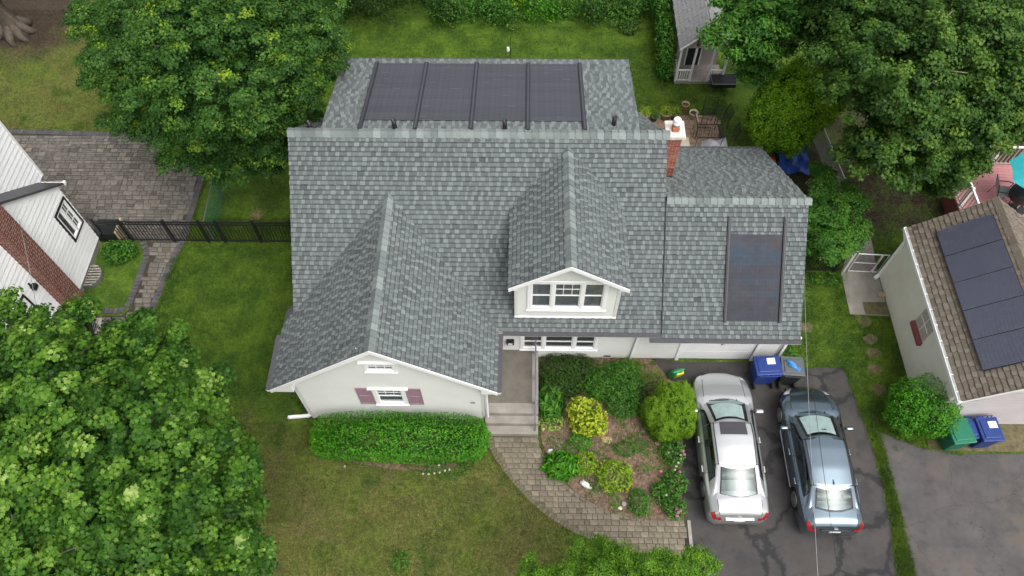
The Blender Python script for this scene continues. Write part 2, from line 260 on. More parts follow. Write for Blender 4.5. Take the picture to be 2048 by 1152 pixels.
LOBE=(np.array([(0,-.45,0),(.42,-.36,.05),(.52,0,.02),(.24,.06,.04),(.36,.5,.02),(0,.3,0),(-.36,.5,.02),(-.24,.06,.04),(-.52,0,.02),(-.42,-.36,.05)]),
      np.array([(0,1,3),(1,2,3),(0,3,5),(3,4,5),(0,5,7),(5,6,7),(0,7,9),(7,8,9)]))
STAR=(np.array([(0,-.4,0),(.3,-.3,.02),(.5,.05,0),(.2,.05,.03),(.28,.42,0),(0,.5,-.02),(-.28,.42,0),(-.2,.05,.03),(-.5,.05,0),(-.3,-.3,.02)]),
      np.array([(0,1,3),(1,2,3),(0,3,5),(3,4,5),(0,5,7),(5,6,7),(0,7,9),(7,8,9)]))
def orient(nrm,yaw):
    n=nrm/np.linalg.norm(nrm,axis=1,keepdims=True); a=np.where(np.abs(n[:,2:3])>.95,np.array([[0,1.,0]]),np.array([[0,0,1.]])); x=np.cross(a,n); x/=np.linalg.norm(x,axis=1,keepdims=True); y=np.cross(n,x)
    c,s_=np.cos(yaw)[:,None],np.sin(yaw)[:,None]; return x*c+y*s_, -x*s_+y*c, n
def leafmesh(name,C,Nn,size,tmpl,mt,shade,yaw=None):
    if yaw is None: yaw=rng.uniform(0,6.283,len(C))
    X,Y,Z=orient(Nn,yaw); T,F=tmpl; V=C[:,None,:]+size[:,None,None]*(T[None,:,0:1]*X[:,None]+T[None,:,1:2]*Y[:,None]+T[None,:,2:3]*Z[:,None])
    FF=(F[None]+np.arange(len(C))[:,None,None]*len(T)).reshape(-1,3); return npmesh(name,V.reshape(-1,3),FF,mt,np.repeat(shade,len(F)))
def leafset(name,parent,C,Nn,size,tmpl,mt,shade,singles=0,single_name='leaf',stuff=False,yaw=None):
    """one joined foliage part, plus the largest-showing leaves as parts of their own"""
    if yaw is None: yaw=rng.uniform(0,6.283,len(C))
    if singles:
        d=np.linalg.norm(C-np.array(CAM),axis=1); vis=(np.array(CAM)-C)/d[:,None]; nn=Nn/np.linalg.norm(Nn,axis=1,keepdims=True)
        rel=C-np.array(CAM); u=rel@np.array(RGT); f_=rel@np.array(FWD); v=rel@np.array(DWN)
        inframe=(np.abs(u/f_)<.66)&(np.abs(v/f_)<.37)
        score=size**2*np.abs((vis*nn).sum(1))/d**2*inframe*(shade+.35)*(C[:,2]-C[:,2].min()+.3); idx=np.argsort(-score)[:singles]
        X,Y,Z=orient(Nn[idx],yaw[idx]); cache={}
        for j,i in enumerate(idx):
            q=round(float(np.clip(shade[i],0,1))*8)/8
            if q not in cache: cache[q]=npmesh(single_name,tmpl[0],tmpl[1],mt,np.full(len(tmpl[1]),q))
            o=bpy.data.objects.new(single_name,cache[q]); COL.objects.link(o); o.parent=parent
            s_=size[i]; Xj,Yj,Zj=X[j],Y[j],Z[j]
            o.matrix_local=Matrix(((Xj[0]*s_,Yj[0]*s_,Zj[0]*s_,C[i,0]),(Xj[1]*s_,Yj[1]*s_,Zj[1]*s_,C[i,1]),(Xj[2]*s_,Yj[2]*s_,Zj[2]*s_,C[i,2]),(0,0,0,1)))
        keep=np.ones(len(C),bool); keep[idx]=False; C,Nn,size,shade,yaw=C[keep],Nn[keep],size[keep],shade[keep],yaw[keep]
    o=bpy.data.objects.new(name,leafmesh(name,C,Nn,size,tmpl,mt,shade,yaw)); COL.objects.link(o); o.parent=parent
    if stuff or singles: o['kind']='stuff'
    return o
def unit(n,zmin=-1):
    v=rng.normal(size=(int(n*2.2/(1-max(zmin,-1))*1.0)+20,3)); v/=np.linalg.norm(v,axis=1,keepdims=True); v=v[v[:,2]>zmin]; return v[:n]
def crownpts(blobs,spacing,crel,leaves,seed,zmin=-.35,rough=.3,inner=.12,up=.6):
    """leaves gathered in clumps on the shells of blobs: gaps stay between the clumps, hollow shade is put into the leaf colour"""
    C=[];Nn=[];SHD=[]
    for (x,y,z,r,*fl) in blobs:
        sq=fl[0] if fl else .8; nc=max(5,int(4.0*math.pi*r*r*.62/spacing**2)); dirs=unit(nc,zmin)
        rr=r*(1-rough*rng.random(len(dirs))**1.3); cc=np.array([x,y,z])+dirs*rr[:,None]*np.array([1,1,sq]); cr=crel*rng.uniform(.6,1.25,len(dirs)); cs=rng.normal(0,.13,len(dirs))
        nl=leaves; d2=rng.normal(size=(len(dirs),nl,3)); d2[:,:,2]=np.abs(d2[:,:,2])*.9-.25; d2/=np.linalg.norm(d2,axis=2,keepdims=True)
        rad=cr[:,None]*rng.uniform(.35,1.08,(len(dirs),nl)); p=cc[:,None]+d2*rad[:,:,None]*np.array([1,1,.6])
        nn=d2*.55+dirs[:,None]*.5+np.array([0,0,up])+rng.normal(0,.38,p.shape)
        s_=.38+cs[:,None]+.22*(d2[:,:,2]-.2)+((rr/r-.85)*.75)[:,None]+rng.normal(0,.11,(len(dirs),nl))  # young tips lighter; crown shade put into the colour of low, deep leaves
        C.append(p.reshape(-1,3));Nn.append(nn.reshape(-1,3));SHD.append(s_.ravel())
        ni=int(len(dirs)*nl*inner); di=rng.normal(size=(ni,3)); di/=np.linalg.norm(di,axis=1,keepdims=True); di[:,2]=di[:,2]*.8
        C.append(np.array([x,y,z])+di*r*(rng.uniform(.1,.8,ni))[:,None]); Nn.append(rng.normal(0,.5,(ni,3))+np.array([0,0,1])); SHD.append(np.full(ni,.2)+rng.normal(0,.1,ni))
    return np.concatenate(C),np.concatenate(Nn),np.concatenate(SHD)
def limbs(base,r0,blobs,parent,mt='bark',zsplit=.35,name='trunk'):
    b=MB(); bx,by,bz=base; hc=min(bl[2] for bl in blobs)*.55+.3; top=max(bl[2] for bl in blobs)
    cx=sum(bl[0] for bl in blobs)/len(blobs); cy=sum(bl[1] for bl in blobs)/len(blobs)
    b.tube([(bx,by,-.1),(bx,by,.25),(bx+.02,by,hc*.6),(bx*.9+cx*.1,by*.9+cy*.1,hc),(bx*.6+cx*.4,by*.6+cy*.4,top*.8)],[r0*1.5,r0*1.1,r0,r0*.85,r0*.3],9)
    if r0>.3:
        for k in range(8): a=.785*k+rnd.uniform(-.2,.2); L=r0*rnd.uniform(1.5,2.1); b.tube([(bx+r0*.5*math.cos(a),by+r0*.5*math.sin(a),.55),(bx+r0*1.4*math.cos(a),by+r0*1.4*math.sin(a),.16),(bx+L*math.cos(a+.15),by+L*math.sin(a+.15),-.03)],[r0*.42,r0*.34,.09],8)
    for bl in blobs:
        s0=Vector((bx,by,min(hc,bl[2]*.8))); e=Vector(bl[:3]); mid=s0.lerp(e,.5)+Vector((0,0,bl[3]*.25)); b.tube([s0,mid,s0.lerp(e,.9)],[r0*.5,r0*.3,r0*.1],6)
        for k in range(5):
            d=Vector((rnd.uniform(-1,1),rnd.uniform(-1,1),rnd.uniform(-.1,.8))).normalized()*bl[3]*.75; b.tube([mid.lerp(e,.6),e+d*.5,e+d],[r0*.12,.03,.012],5)
    return b.build(name,mt,parent,True)
def tree(name,label,cat,base,r0,blobs,leafsize,tmpl,mt,spacing,crel,leaves,seed,trunkmat='bark',singles=0,group=None,yellow=0,**kw):
    t=thing(name,label,cat,(0,0,0),0,group); limbs(base,r0,blobs,t,trunkmat)
    rs=random.Random(seed*7+1); sat=[]
    for bl in blobs:
        for k in range(3+int(bl[3]*5)):
            a=rs.uniform(0,6.283); e=rs.uniform(-.3,.7); q=bl[3]*rs.uniform(.92,1.28); sat.append((bl[0]+q*math.cos(a)*math.cos(e),bl[1]+q*math.sin(a)*math.cos(e),bl[2]+q*.8*math.sin(e),min(.34,bl[3]*.3)*rs.uniform(.45,1.1)))
    blobs=list(blobs)+sat
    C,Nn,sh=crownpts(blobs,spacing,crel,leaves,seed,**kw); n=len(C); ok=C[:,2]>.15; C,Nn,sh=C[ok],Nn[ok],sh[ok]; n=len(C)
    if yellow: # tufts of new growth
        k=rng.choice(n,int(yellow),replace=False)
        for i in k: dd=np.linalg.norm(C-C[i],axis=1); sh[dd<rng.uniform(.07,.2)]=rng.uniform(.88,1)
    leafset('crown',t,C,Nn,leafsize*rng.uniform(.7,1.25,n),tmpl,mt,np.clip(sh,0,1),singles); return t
def inpoly(px,py,poly):
    inside=np.zeros(len(px),bool); j=len(poly)-1
    for i in range(len(poly)):
        xi,yi=poly[i][:2]; xj,yj=poly[j][:2]; c=((yi>py)!=(yj>py))&(px<(xj-xi)*(py-yi)/(yj-yi+1e-12)+xi); inside^=c; j=i
    return inside
def frame(o,u,n):
    """local frame on a wall: x along u, y out along n, z up"""
    u=Vector(u).normalized(); n=Vector(n).normalized(); return Matrix(((u.x,n.x,0,o[0]),(u.y,n.y,0,o[1]),(u.z,n.z,1,o[2]),(0,0,0,1)))
def pxarea(c,n,a):
    d=Vector(c)-CAM; f=d.dot(FWD)
    if f<1 or abs(d.dot(RGT)/f)>.67 or abs(d.dot(DWN)/f)>.377: return 0
    return max(0,-(d.normalized().dot(n)))*a/d.length_squared
class Pieces:
    """collects alike pieces of one thing; the 300 that show largest become objects, the rest one joined part"""
    def __init__(s,name,root,mats,limit=300): s.n=name; s.root=root; s.mats=mats; s.l=[]; s.limit=limit
    def add(s,parent,vs,fs,shade,c,n,a,mi=0): s.l.append((pxarea(c,n,a),parent,vs,fs,shade,mi))
    def flush(s):
        s.l.sort(key=lambda e:-e[0])
        for e in s.l[:s.limit]: b=MB(); b.add(e[2],e[3],e[5],e[4]); b.build(s.n,s.mats,e[1])
        rest=s.l[s.limit:]
        if rest:
            b=MB()
            for e in rest: b.add(e[2],e[3],e[5],e[4])
            o=b.build(s.n,s.mats,s.root); o['kind']='stuff'
WEDGE=[(0,1,9,8),(8,9,2,3),(0,4,5,1),(0,8,3,7,4),(1,5,6,2,9)]
def shingles(pc,parent,O,u,v,L,H,expo=.143,tab=(.085,.20),cut=None,skip=None,sh=(.15,.85),band=.34):
    """courses of architectural shingle tabs on a slope; O lower left corner, u along eave, v up slope"""
    u=Vector(u).normalized(); v=Vector(v).normalized(); n=u.cross(v); O=Vector(O)+n*.004; nc=int(H/expo)
    for i in range(nc+1):
        v0=i*expo; e=min(expo,H-v0)
        if e<.03: continue
        ph=rnd.random()*.2; a,b_=(0,L) if cut is None else cut(v0)
        x=a-ph; hi=rnd.random()<.5
        while x<b_:
            wd=rnd.uniform(*tab)*(1.15 if hi else .8); x0=max(x,a); x1=min(x+wd,b_); x+=wd; hi=not hi
            if x1-x0<.03: continue
            if skip and skip(O+u*(x0+x1)/2+v*(v0+e/2)): continue
            t=.030 if hi else .015; j=rnd.uniform(-.004,.004)+(.0 if hi else .008)
            g=.003
            loc=[(x0+g,v0+j,t),(x1-g,v0+j,t),(x1-g,v0+e+.012,.003),(x0+g,v0+e+.012,.003),(x0+g,v0+j,-.003),(x1-g,v0+j,-.003),(x1-g,v0+e+.012,-.003),(x0+g,v0+e+.012,-.003),(x0+g,v0+e-.034,t*.3+.002),(x1-g,v0+e-.034,t*.3+.002)]
            vs=[O+u*p[0]+v*p[1]+n*p[2] for p in loc]
            s_=rnd.gauss(.80,.085) if hi else rnd.gauss(.50,.08)
            if rnd.random()<.04: s_-=.15
            s_=min(1,max(.1,s_)); s_=[s_,s_*band,.0,s_*.4,s_*.4]
            pc.add(parent,vs,WEDGE,s_,(vs[0]+vs[2])/2,n,(x1-x0)*e)
def caps(parent,a,b_,up,down1,down2,wd=.185,expo=.215,mt='cap',th=.012):
    """ridge caps from a to b; down1/down2 the directions of the two slopes"""
    a,b_=Vector(a),Vector(b_); d=(b_-a); L=d.length; d.normalize(); d1=Vector(down1).normalized(); d2=Vector(down2).normalized(); up=Vector(up); k=int(L/expo)
    prof=[d1*wd,d1*wd*.55+up*.012,d1*.04+up*.02,up*.026,d2*.04+up*.02,d2*wd*.55+up*.012,d2*wd]; prof=[p+up*.016 for p in prof]
    def shape(o,jit=0):
        vs=[];fs=[];n=len(prof)
        for t,lift in ((-.004,.030),(expo+.01,.0)):
            for p in prof: vs.append(o+d*t+p+up*lift)
        vs+=[vs[i]-up*.03 for i in range(n)]
        for i in range(n-1): fs.append((i,i+1,n+i+1,n+i)); fs.append((2*n+i,2*n+i+1,i+1,i))
        fs.append((0,n,2*n)); fs.append((n-1,2*n-2+n-n+n,2*n-1))
        return vs,fs[:-2]
    vs,fs=shape(Vector((0,0,0))); b=MB(); b.add(vs,fs); me=b.mesh('ridge_cap',mt)
    for i in range(k+1):
        if (i+.3)*expo>L: break
        inst('ridge_cap',me,parent,a+d*(i*expo)+up*rnd.uniform(0,.003))
def siding(parent,T,left,right,z0,z1,expo,mt='siding',name='siding',out=.022,single=False,holes=[]):
    """lapped boards on a wall; T local frame; left(z), right(z) bounds"""
    n=int((z1-z0)/expo+.999); big=MB(T)
    for i in range(n):
        a=z0+i*expo; b_=min(a+expo,z1); mb=MB(T) if single else big
        cuts=sorted({a,b_}|{h for hl in holes for h in hl[2:] if a<h<b_})
        for q0,q1 in zip(cuts[:-1],cuts[1:]):
            segs=[[left(q0),right(q0),left(q1),right(q1)]]; zm=(q0+q1)/2
            for (hx0,hx1,hz0,hz1) in holes:
                if hz0<zm<hz1:
                    ns=[]
                    for s_ in segs:
                        if s_[0]<hx0<s_[1] or s_[0]<hx1<s_[1]:
                            if s_[0]<hx0: ns.append([s_[0],hx0,s_[2],hx0])
                            if hx1<s_[1]: ns.append([hx1,s_[1],hx1,s_[3]])
                        else: ns.append(s_)
                    segs=ns
            o0=.004+(out-.004)*(1-(q0-a)/expo); o1=.004+(out-.004)*(1-(q1-a)/expo)
            for (l0,r0,l1,r1) in segs:
                if r0-l0<.02: continue
                if r1<l1: l1=r1=(l1+r1)/2
                g0=q0+((.016 if single else .011) if q0==a else 0); mb.add([(l0,o0,g0),(r0,o0,g0),(r1,o1,q1),(l1,o1,q1),(l0,0,g0),(r0,0,g0)],[(0,1,2,3),(4,5,1,0)] if q0==a else [(0,1,2,3)],0)
        if single: mb.build(name,mt,parent)
    if not single: o=big.build(name,mt,parent); o['kind']='stuff'
def window(parent,T,x0,x1,z0,z1,trim=.09,cols=1,rows=2,grid=None,mt='white',pane='pane',back='dark',sill=True,hood=.0,inner=.05,mull=None):
    """real window: casing, sash bars, muntins, glass and the room/blind behind"""
    e=MB(T); t=trim
    e.b2((x0-t,0,z0-t),(x0,.045,z1+t)); e.b2((x1,0,z0-t),(x1+t,.045,z1+t)); e.b2((x0,0,z1),(x1,.043,z1+t)); e.b2((x0,0,z0-t),(x1,.043,z0))
    f=e.build('window',mt,parent)
    if sill: MB(T).b2((x0-t-.03,0,z0-t-.035),(x1+t+.03,.075,z0-t)).build('sill',mt,f)
    if hood: MB(T).b2((x0-t-.12,0,z1+t),(x1+t+.12,hood,z1+t+.05)).build('head_cap',mt,f)
    MB(T).b2((x0,-.06,z0),(x1,-.045,z1)).build('blind' if back!='dark' else 'dark_room',back,f)
    xs=mull or [x0,x1]
    for i in range(len(xs)-1):
        a,b_=xs[i]+(.03 if i else 0),xs[i+1]-(.03 if i<len(xs)-2 else 0)
        if 0<i: MB(T).b2((xs[i]-.05,-.02,z0),(xs[i]+.05,.040,z1)).build('mullion',mt,f)
        a,b_=(xs[i]+.05 if i else xs[i]),(xs[i+1]-.05 if i<len(xs)-2 else xs[i+1])
        s=MB(T); k=.035; s.b2((a,-.03,z0),(a+k,.012,z1)); s.b2((b_-k,-.03,z0),(b_,.012,z1)); s.b2((a+k,-.03,z1-k),(b_-k,.01,z1)); s.b2((a+k,-.03,z0),(b_-k,.01,z0+k))
        if rows==2: s.b2((a+k,-.03,(z0+z1)/2-.02),(b_-k,.011,(z0+z1)/2+.02))
        s.build('sash',mt,f); 
        g=grid(i) if callable(grid) else grid
        if g:
            gx,gz,zlo=g; q=MB(T); zz=z0+(z1-z0)*zlo
            for c in range(1,gx): x=a+(b_-a)*c/gx; q.b2((x-.01,-.025,zz),(x+.01,.004,z1-k))
            for c in range(1,gz): z=zz+(z1-zz)*c/gz; q.b2((a+k,-.024,z-.01),(b_-k,.003,z+.01))
            q.build('muntin',mt,f)
        if rows==2:
            zm=(z0+z1)/2; MB(T).b2((a+k,-.022,z0+k),(b_-k,-.018,zm-.02)).build('pane',pane,f); MB(T).b2((a+k,-.012,zm+.02),(b_-k,-.008,z1-k)).build('pane',pane,f)
        else: MB(T).b2((a+k,-.02,z0+k),(b_-k,-.016,z1-k)).build('pane',pane,f)
    return f
def gutter(parent,a,b_,out,wd=.15,h=.11):
    """white gutter with dark guard mesh; runs a->b, out = outward direction"""
    a,b_=Vector(a),Vector(b_); d=(b_-a).normalized(); o=Vector(out); T=Matrix(((d.x,o.x,0,a.x),(d.y,o.y,0,a.y),(d.z,o.z,1,a.z),(0,0,0,1))); L=(b_-a).length
    g=MB(T).add([(0,0,0),(L,0,0),(L,0,-h),(0,0,-h),(0,wd*.75,-h),(L,wd*.75,-h),(0,wd,0),(L,wd,0),(0,wd-.018,0),(L,wd-.018,0),(0,wd-.018,-.02),(L,wd-.018,-.02)],[(0,1,2,3),(3,2,5,4),(4,5,7,6),(6,7,9,8),(8,9,11,10),(0,3,4,6),(1,7,5,2)]).build('gutter','white',parent)
    MB(T).b2((.004,-.01,-.012),(L-.004,wd+.002,.006)).build('gutter_guard','gutterdark',g); return g
def downspout(parent,pts,r=.038):
    b=MB(); 
    for i in range(len(pts)-1):
        p,q=Vector(pts[i]),Vector(pts[i+1]); d=(q-p); L=d.length; rot=d.to_track_quat('Z','Y').to_matrix().to_4x4(); b.box((p+q)/2,(r*2,r*1.6,L+r),0,0,M4=rot)
    return b.build('downspout','white',parent)
# ================================================================ SETTING: ground, lawn, paving
HX0,HX1=-7.1,4.22
drive=[(4.67,11.49,0),(5.32,11.57,0),(7.69,11.6,0),(9.43,11.55,0),(9.68,11.42,0),(10.78,11.51,0),(10.91,10.8,0),(11.01,9.73,0),(11.15,8.8,0),(11.19,7.74,0),(11.16,6.35,0),(10.97,4.74,0),(10.71,2.77,0),(5,2.69,0),(4.81,4.64,0),(4.95,6.26,0),(4.95,7.5,0),(5.17,8.8,0),(5.18,10.18,0),(4.92,10.9,0)]
drive=[(4.35,11.75,0) if i==0 else ((8.4,11.75,0) if i==3 else p) for i,p in enumerate(drive)]
ndrive=[(11.43,9.19,0),(12.06,8.9,0),(12.71,8.64,0),(13.91,8.46,0),(15.84,8.48,0),(21.38,8.61,0),(20.19,2.92,0),(11.03,2.78,0),(11.29,4.74,0),(11.37,5.62,0),(11.45,6.81,0),(11.4,7.59,0),(11.39,8.47,0)]
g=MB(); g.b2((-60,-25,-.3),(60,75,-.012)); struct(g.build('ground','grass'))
def sheet(name,poly,z,mt): return struct(MB().prism(poly,z-.05,z).build(name,mt))
sheet('driveway',drive,.010,'asphalt'); sheet('neighbour_driveway',ndrive,.006,'asphalt2')
# garden bed
bed=[(.52,11.7,0),(4.35,11.7,0)]+[(4.99,10.81,0),(5.15,10.18,0),(5.14,8.8,0),(4.92,7.5,0),(4.92,6.26,0),(3.73,6.22,0),(2.69,6.46,0),(1.64,7.06,0),(1.11,7.68,0),(0.8,8.21,0),(0.6,8.74,0)]
sheet('garden_bed',bed,.022,'mulch')
hb=[(-6.46,8.31,0),(-5.45,7.93,0),(-3.84,7.69,0),(-2.58,7.65,0),(-1.8,7.96,0),(-1.11,8.47,0),(-1.23,9.57,0),(-6.62,9.41,0)]
sheet('hedge_bed',hb,.004,'mulch')
n=9000; px=rng.uniform(.4,5.2,n); py=rng.uniform(5.9,11.7,n); ok=inpoly(px,py,bed); px,py=px[ok],py[ok]; n=len(px)
C=np.stack([px,py,np.full(n,.03)+rng.uniform(0,.02,n)],1); o=bpy.data.objects.new('mulch_chips',leafmesh('mulch_chips',C,np.stack([rng.normal(0,.5,n),rng.normal(0,.5,n),np.ones(n)],1),rng.uniform(.025,.085,n),LONG,'chip',np.clip(rng.normal(.45,.28,n),0,1))); COL.objects.link(o); o['kind']='stuff'; o['label']='loose brown bark chips scattered over the front garden bed'
k=1000; gx=rng.uniform(.5,5.1,k); gy=rng.uniform(5.9,11.6,k); ok=inpoly(gx,gy,bed)&(np.sin(gx*2.1+gy*1.3)+np.sin(gy*2.7-gx)>-.2); gx,gy=gx[ok],gy[ok]; q=rng.integers(4,34,len(gx)); gx=np.repeat(gx,q); gy=np.repeat(gy,q); n=len(gx); gx=gx+rng.normal(0,.07,n); gy=gy+rng.normal(0,.07,n); ok=inpoly(gx,gy,bed); gx,gy=gx[ok],gy[ok]; n=len(gx)
o=bpy.data.objects.new('bed_groundcover',leafmesh('bed_groundcover',np.stack([gx,gy,rng.uniform(.03,.09,n)],1),np.stack([rng.normal(0,.5,n),rng.normal(0,.5,n),np.ones(n)],1),rng.uniform(.025,.06,n),OVAL,'leaf_mid',np.clip(rng.normal(.4,.25,n),0,1))); COL.objects.link(o); o['kind']='stuff'; o['label']='sparse weeds and seedlings growing through the bark mulch'
# ---- front walk (curved, running bond pavers)
outer=[(-1.12,8.82,0),(-1.06,8.47,0),(-0.89,8.14,0),(-0.54,7.66,0),(-0.18,7.22,0),(0.28,6.73,0),(0.86,6.25,0),(1.53,5.86,0),(2.35,5.52,0),(3.37,5.3,0),(4.84,5.21,0)]
inner=[(0.5,8.84,0),(0.56,8.49,0),(0.75,8.05,0),(1.06,7.57,0),(1.64,7.06,0),(2.17,6.74,0),(2.72,6.47,0),(3.29,6.33,0),(3.89,6.28,0),(4.92,6.26,0)]
walkpoly=outer+inner[::-1]
wk=sheet('front_walk',walkpoly,.012,'joint2')
def pave(parent,inside,x0,x1,y0,y1,rowh,wds,mt,zt,name='paver',limit=300,gap=.011,seed=3,jog=0,shade=(.5,.2)):
    r=random.Random(seed); items=[]; y=y0; k=0
    while y<y1:
        h=rowh*(1 if not jog else r.choice([1,1,.72,1.25])); x=x0-r.random()*.25
        while x<x1:
            wd=r.choice(wds)*r.uniform(.97,1.03); cx,cy=x+wd/2,y+h/2
            if inside(cx,cy,wd,h):
                if jog and r.random()<.28 and h>.18: items.append((cx,y+h*.25,wd,h*.5)); items.append((cx,y+h*.75,wd,h*.5))
                else: items.append((cx,cy,wd,h))
            x+=wd
        y+=h; k+=1
    items=[(pxarea((a,b,0),Vector((0,0,1)),c*d),a,b,c,d) for a,b,c,d in items]; items.sort(reverse=True); rest=MB(); meshes={}
    for i,(s_,a,b,c,d) in enumerate(items):
        sh=min(1,max(0,r.gauss(*shade))); hx,hy=c/2-gap/2,d/2-gap/2; e=.012; z=zt+r.uniform(-.003,.004)
        def blk(mb,ox,oy,oz): mb.add([(ox-hx,oy-hy,oz-.03),(ox+hx,oy-hy,oz-.03),(ox+hx,oy+hy,oz-.03),(ox-hx,oy+hy,oz-.03),(ox-hx,oy-hy,oz-.008),(ox+hx,oy-hy,oz-.008),(ox+hx,oy+hy,oz-.008),(ox-hx,oy+hy,oz-.008),(ox-hx+e,oy-hy+e,oz),(ox+hx-e,oy-hy+e,oz),(ox+hx-e,oy+hy-e,oz),(ox-hx+e,oy+hy-e,oz)],[(0,1,5,4),(1,2,6,5),(2,3,7,6),(3,0,4,7),(4,5,9,8),(5,6,10,9),(6,7,11,10),(7,4,8,11),(8,9,10,11)],0,sh)
        if i<limit:
            key=(round(c,2),round(d,2),round(sh*6)); 
            if key not in meshes: hx,hy=key[0]/2-gap/2,key[1]/2-gap/2; mb=MB(); blk(mb,0,0,0); meshes[key]=mb.mesh(name,mt)
            inst(name,meshes[key],parent,(a,b,z),(0,0,r.uniform(-.012,.012)))
        else: blk(rest,a,b,z)
    if len(items)>limit: o=rest.build(name,mt,parent); o['kind']='stuff'
wp=[(p[0],p[1]) for p in walkpoly]
def nearcurve(x,y,c): return min((Vector((x,y))-Vector(p[:2])).length for p in c)
def dens(c,st):
    out=[];pts=[Vector(p[:2]) for p in c]
    for a,b in zip(pts[:-1],pts[1:]):
        k=max(1,int((b-a).length/st)); out+=[(a+(b-a)*i/k) for i in range(k)]
    return out+[pts[-1]]
do,di=dens(outer,.05),dens(inner,.05)
def inwalk(x,y,w_,h_):
    if not inpoly(np.array([x]),np.array([y]),wp)[0]: return False
    return nearcurve(x,y,do)>.16 and nearcurve(x,y,di)>.10
pave(wk,inwalk,-1.3,5.2,5.2,8.9,.172,[.245,.245,.165],'paver',.042,limit=235)
bm_=MB(); 
def soldier(parent,curve,off,wd,ln,mt,zt,name='paver',limit=60,seed=1,sh=(.4,.2)):
    """pavers laid side by side along a curve"""
    r=random.Random(seed); pts=dens(curve,wd); mb=MB(); 
    hx,hy=wd/2-.005,ln/2; me={}
    for i in range(len(pts)-1):
        a,b=pts[i],pts[i+1]; d=(b-a)
        if d.length<wd*.5: continue
        q=round(min(1,max(0,r.gauss(*sh)))*5)
        if q not in me: m_=MB(); m_.box((0,0,-.015),(wd-.01,ln,.03),0,0,q/5); me[q]=m_.mesh(name,mt)
        nrm=Vector((-d.y,d.x)).normalized(); c=(a+b)/2+nrm*off; inst(name,me[q],parent,(c.x,c.y,zt+r.uniform(-.002,.003)),(0,0,math.atan2(d.y,d.x)))
soldier(wk,outer,.075,.10,.15,'paver',.038,limit=80,sh=(.25,.12)); soldier(wk,inner,-.05,.19,.09,'paver',.036,sh=(.25,.12))
o=MB().b2((5.00,5.35,-.05),(5.10,6.25,.045)).build('kerb_strip','greystone'); struct(o)
# ---- left patio and path of the white house's yard
patl=[(-24,16.35),(-12.72,16.4),(-12.70,17.3),(-12.70,19.4),(-14.5,21.75),(-24,22.0)]
sp=sheet('left_patio',[(a,b,0) for a,b in patl],.010,'joint')
pathl=[(-14.38,16.4),(-12.72,16.4),(-12.85,15.7),(-13.05,13.8),(-13.2,12.4),(-13.35,11.2),(-14.7,11.2),(-15.9,11.2),(-15.9,13.15),(-14.2,13.15),(-13.98,13.5),(-13.9,15.5),(-14.05,16.1)]
pp=sheet('left_path',[(a,b,0) for a,b in pathl],.008,'joint')
ed=dens([(-12.70,17.3),(-12.70,19.4),(-14.5,21.75),(-24,22.0)],.1)
pave(sp,lambda x,y,w_,h_: inpoly(np.array([x]),np.array([y]),patl)[0] and nearcurve(x,y,ed)>.2,-22.6,-12.6,16.35,22.1,.215,[.19,.29,.29,.37],'slate',.034,limit=225,jog=1,gap=.02,seed=5)
soldier(sp,[(-12.72,16.4),(-12.70,19.4),(-14.5,21.75),(-22.5,22.0)],.12,.14,.24,'edge',.040)
e1=dens([(-14.2,16.4),(-13.9,15.5),(-13.98,13.5),(-14.2,13.15),(-15.9,13.15)],.1); e2=dens([(-12.72,16.4),(-12.85,15.7),(-13.05,13.8),(-13.2,12.4),(-13.35,11.2)],.1)
pave(pp,lambda x,y,w_,h_: inpoly(np.array([x]),np.array([y]),pathl)[0] and nearcurve(x,y,e1)>.15 and nearcurve(x,y,e2)>.15,-15.9,-12.6,11.2,16.4,.215,[.19,.29,.29,.37],'slate',.030,limit=120,jog=1,gap=.02,seed=6)
soldier(pp,[(-14.25,16.38),(-13.95,15.9),(-13.9,15.5),(-13.98,13.6),(-14.25,13.25),(-15.8,13.2)],-.1,.15,.22,'edge',.040)
soldier(pp,[(-12.72,16.35),(-12.85,15.7),(-13.05,13.8),(-13.2,12.4),(-13.35,11.2)],-.12,.15,.24,'edge',.040,seed=4)
# ---- back patio behind the chimney, slab by the right gate, stepping stones
bp=sheet('back_patio',[(4.6,19.0,0),(8.0,19.0,0),(8.2,21.3,0),(7.9,22.9,0),(4.3,23.3,0),(4.2,20,0)],.008,'joint')
pave(bp,lambda x,y,w_,h_: 4.5<x<8 and 19.2<y<23.0,4.5,8,20.4,23,.26,[.3,.42],'patio',.032,limit=90,seed=9)
sl_=sheet('concrete_slab',[(11.45,13.5,0),(12.82,13.45,0),(12.82,15.2,0),(12.95,16.9,0),(12.5,16.7,0),(11.9,16.1,0),(11.5,15.2,0)],.02,'concrete')
for (a,b,c) in ((1783,632,.2),):
    pass
g=MB().b2((12.0,13.5,.0),(12.8,14.0,.035)).build('drain_mat','bare'); struct(g)
def blobstone(name,c,rx,ry,h,mt,label,cat,group=None,seed=0):
    r=random.Random(seed); n=11; b=MB(); pts=[(c[0]+rx*math.cos(2*math.pi*k/n)*r.uniform(.8,1.15),c[1]+ry*math.sin(2*math.pi*k/n)*r.uniform(.8,1.15)) for k in range(n)]
    vs=[(p[0],p[1],-.02) for p in pts]+[(p[0],p[1],h*.6) for p in pts]+[(c[0]+(p[0]-c[0])*.7,c[1]+(p[1]-c[1])*.7,h*r.uniform(.85,1.1)) for p in pts]+[(c[0],c[1],h)]
    fs=[(i,(i+1)%n,n+(i+1)%n,n+i) for i in range(n)]+[(n+i,n+(i+1)%n,2*n+(i+1)%n,2*n+i) for i in range(n)]+[(2*n+i,2*n+(i+1)%n,3*n) for i in range(n)]
    o=b.add(vs,fs).build(name,mt); tag(o,label,cat,group); return o
gs='stepping stones sunk in the side lawn'
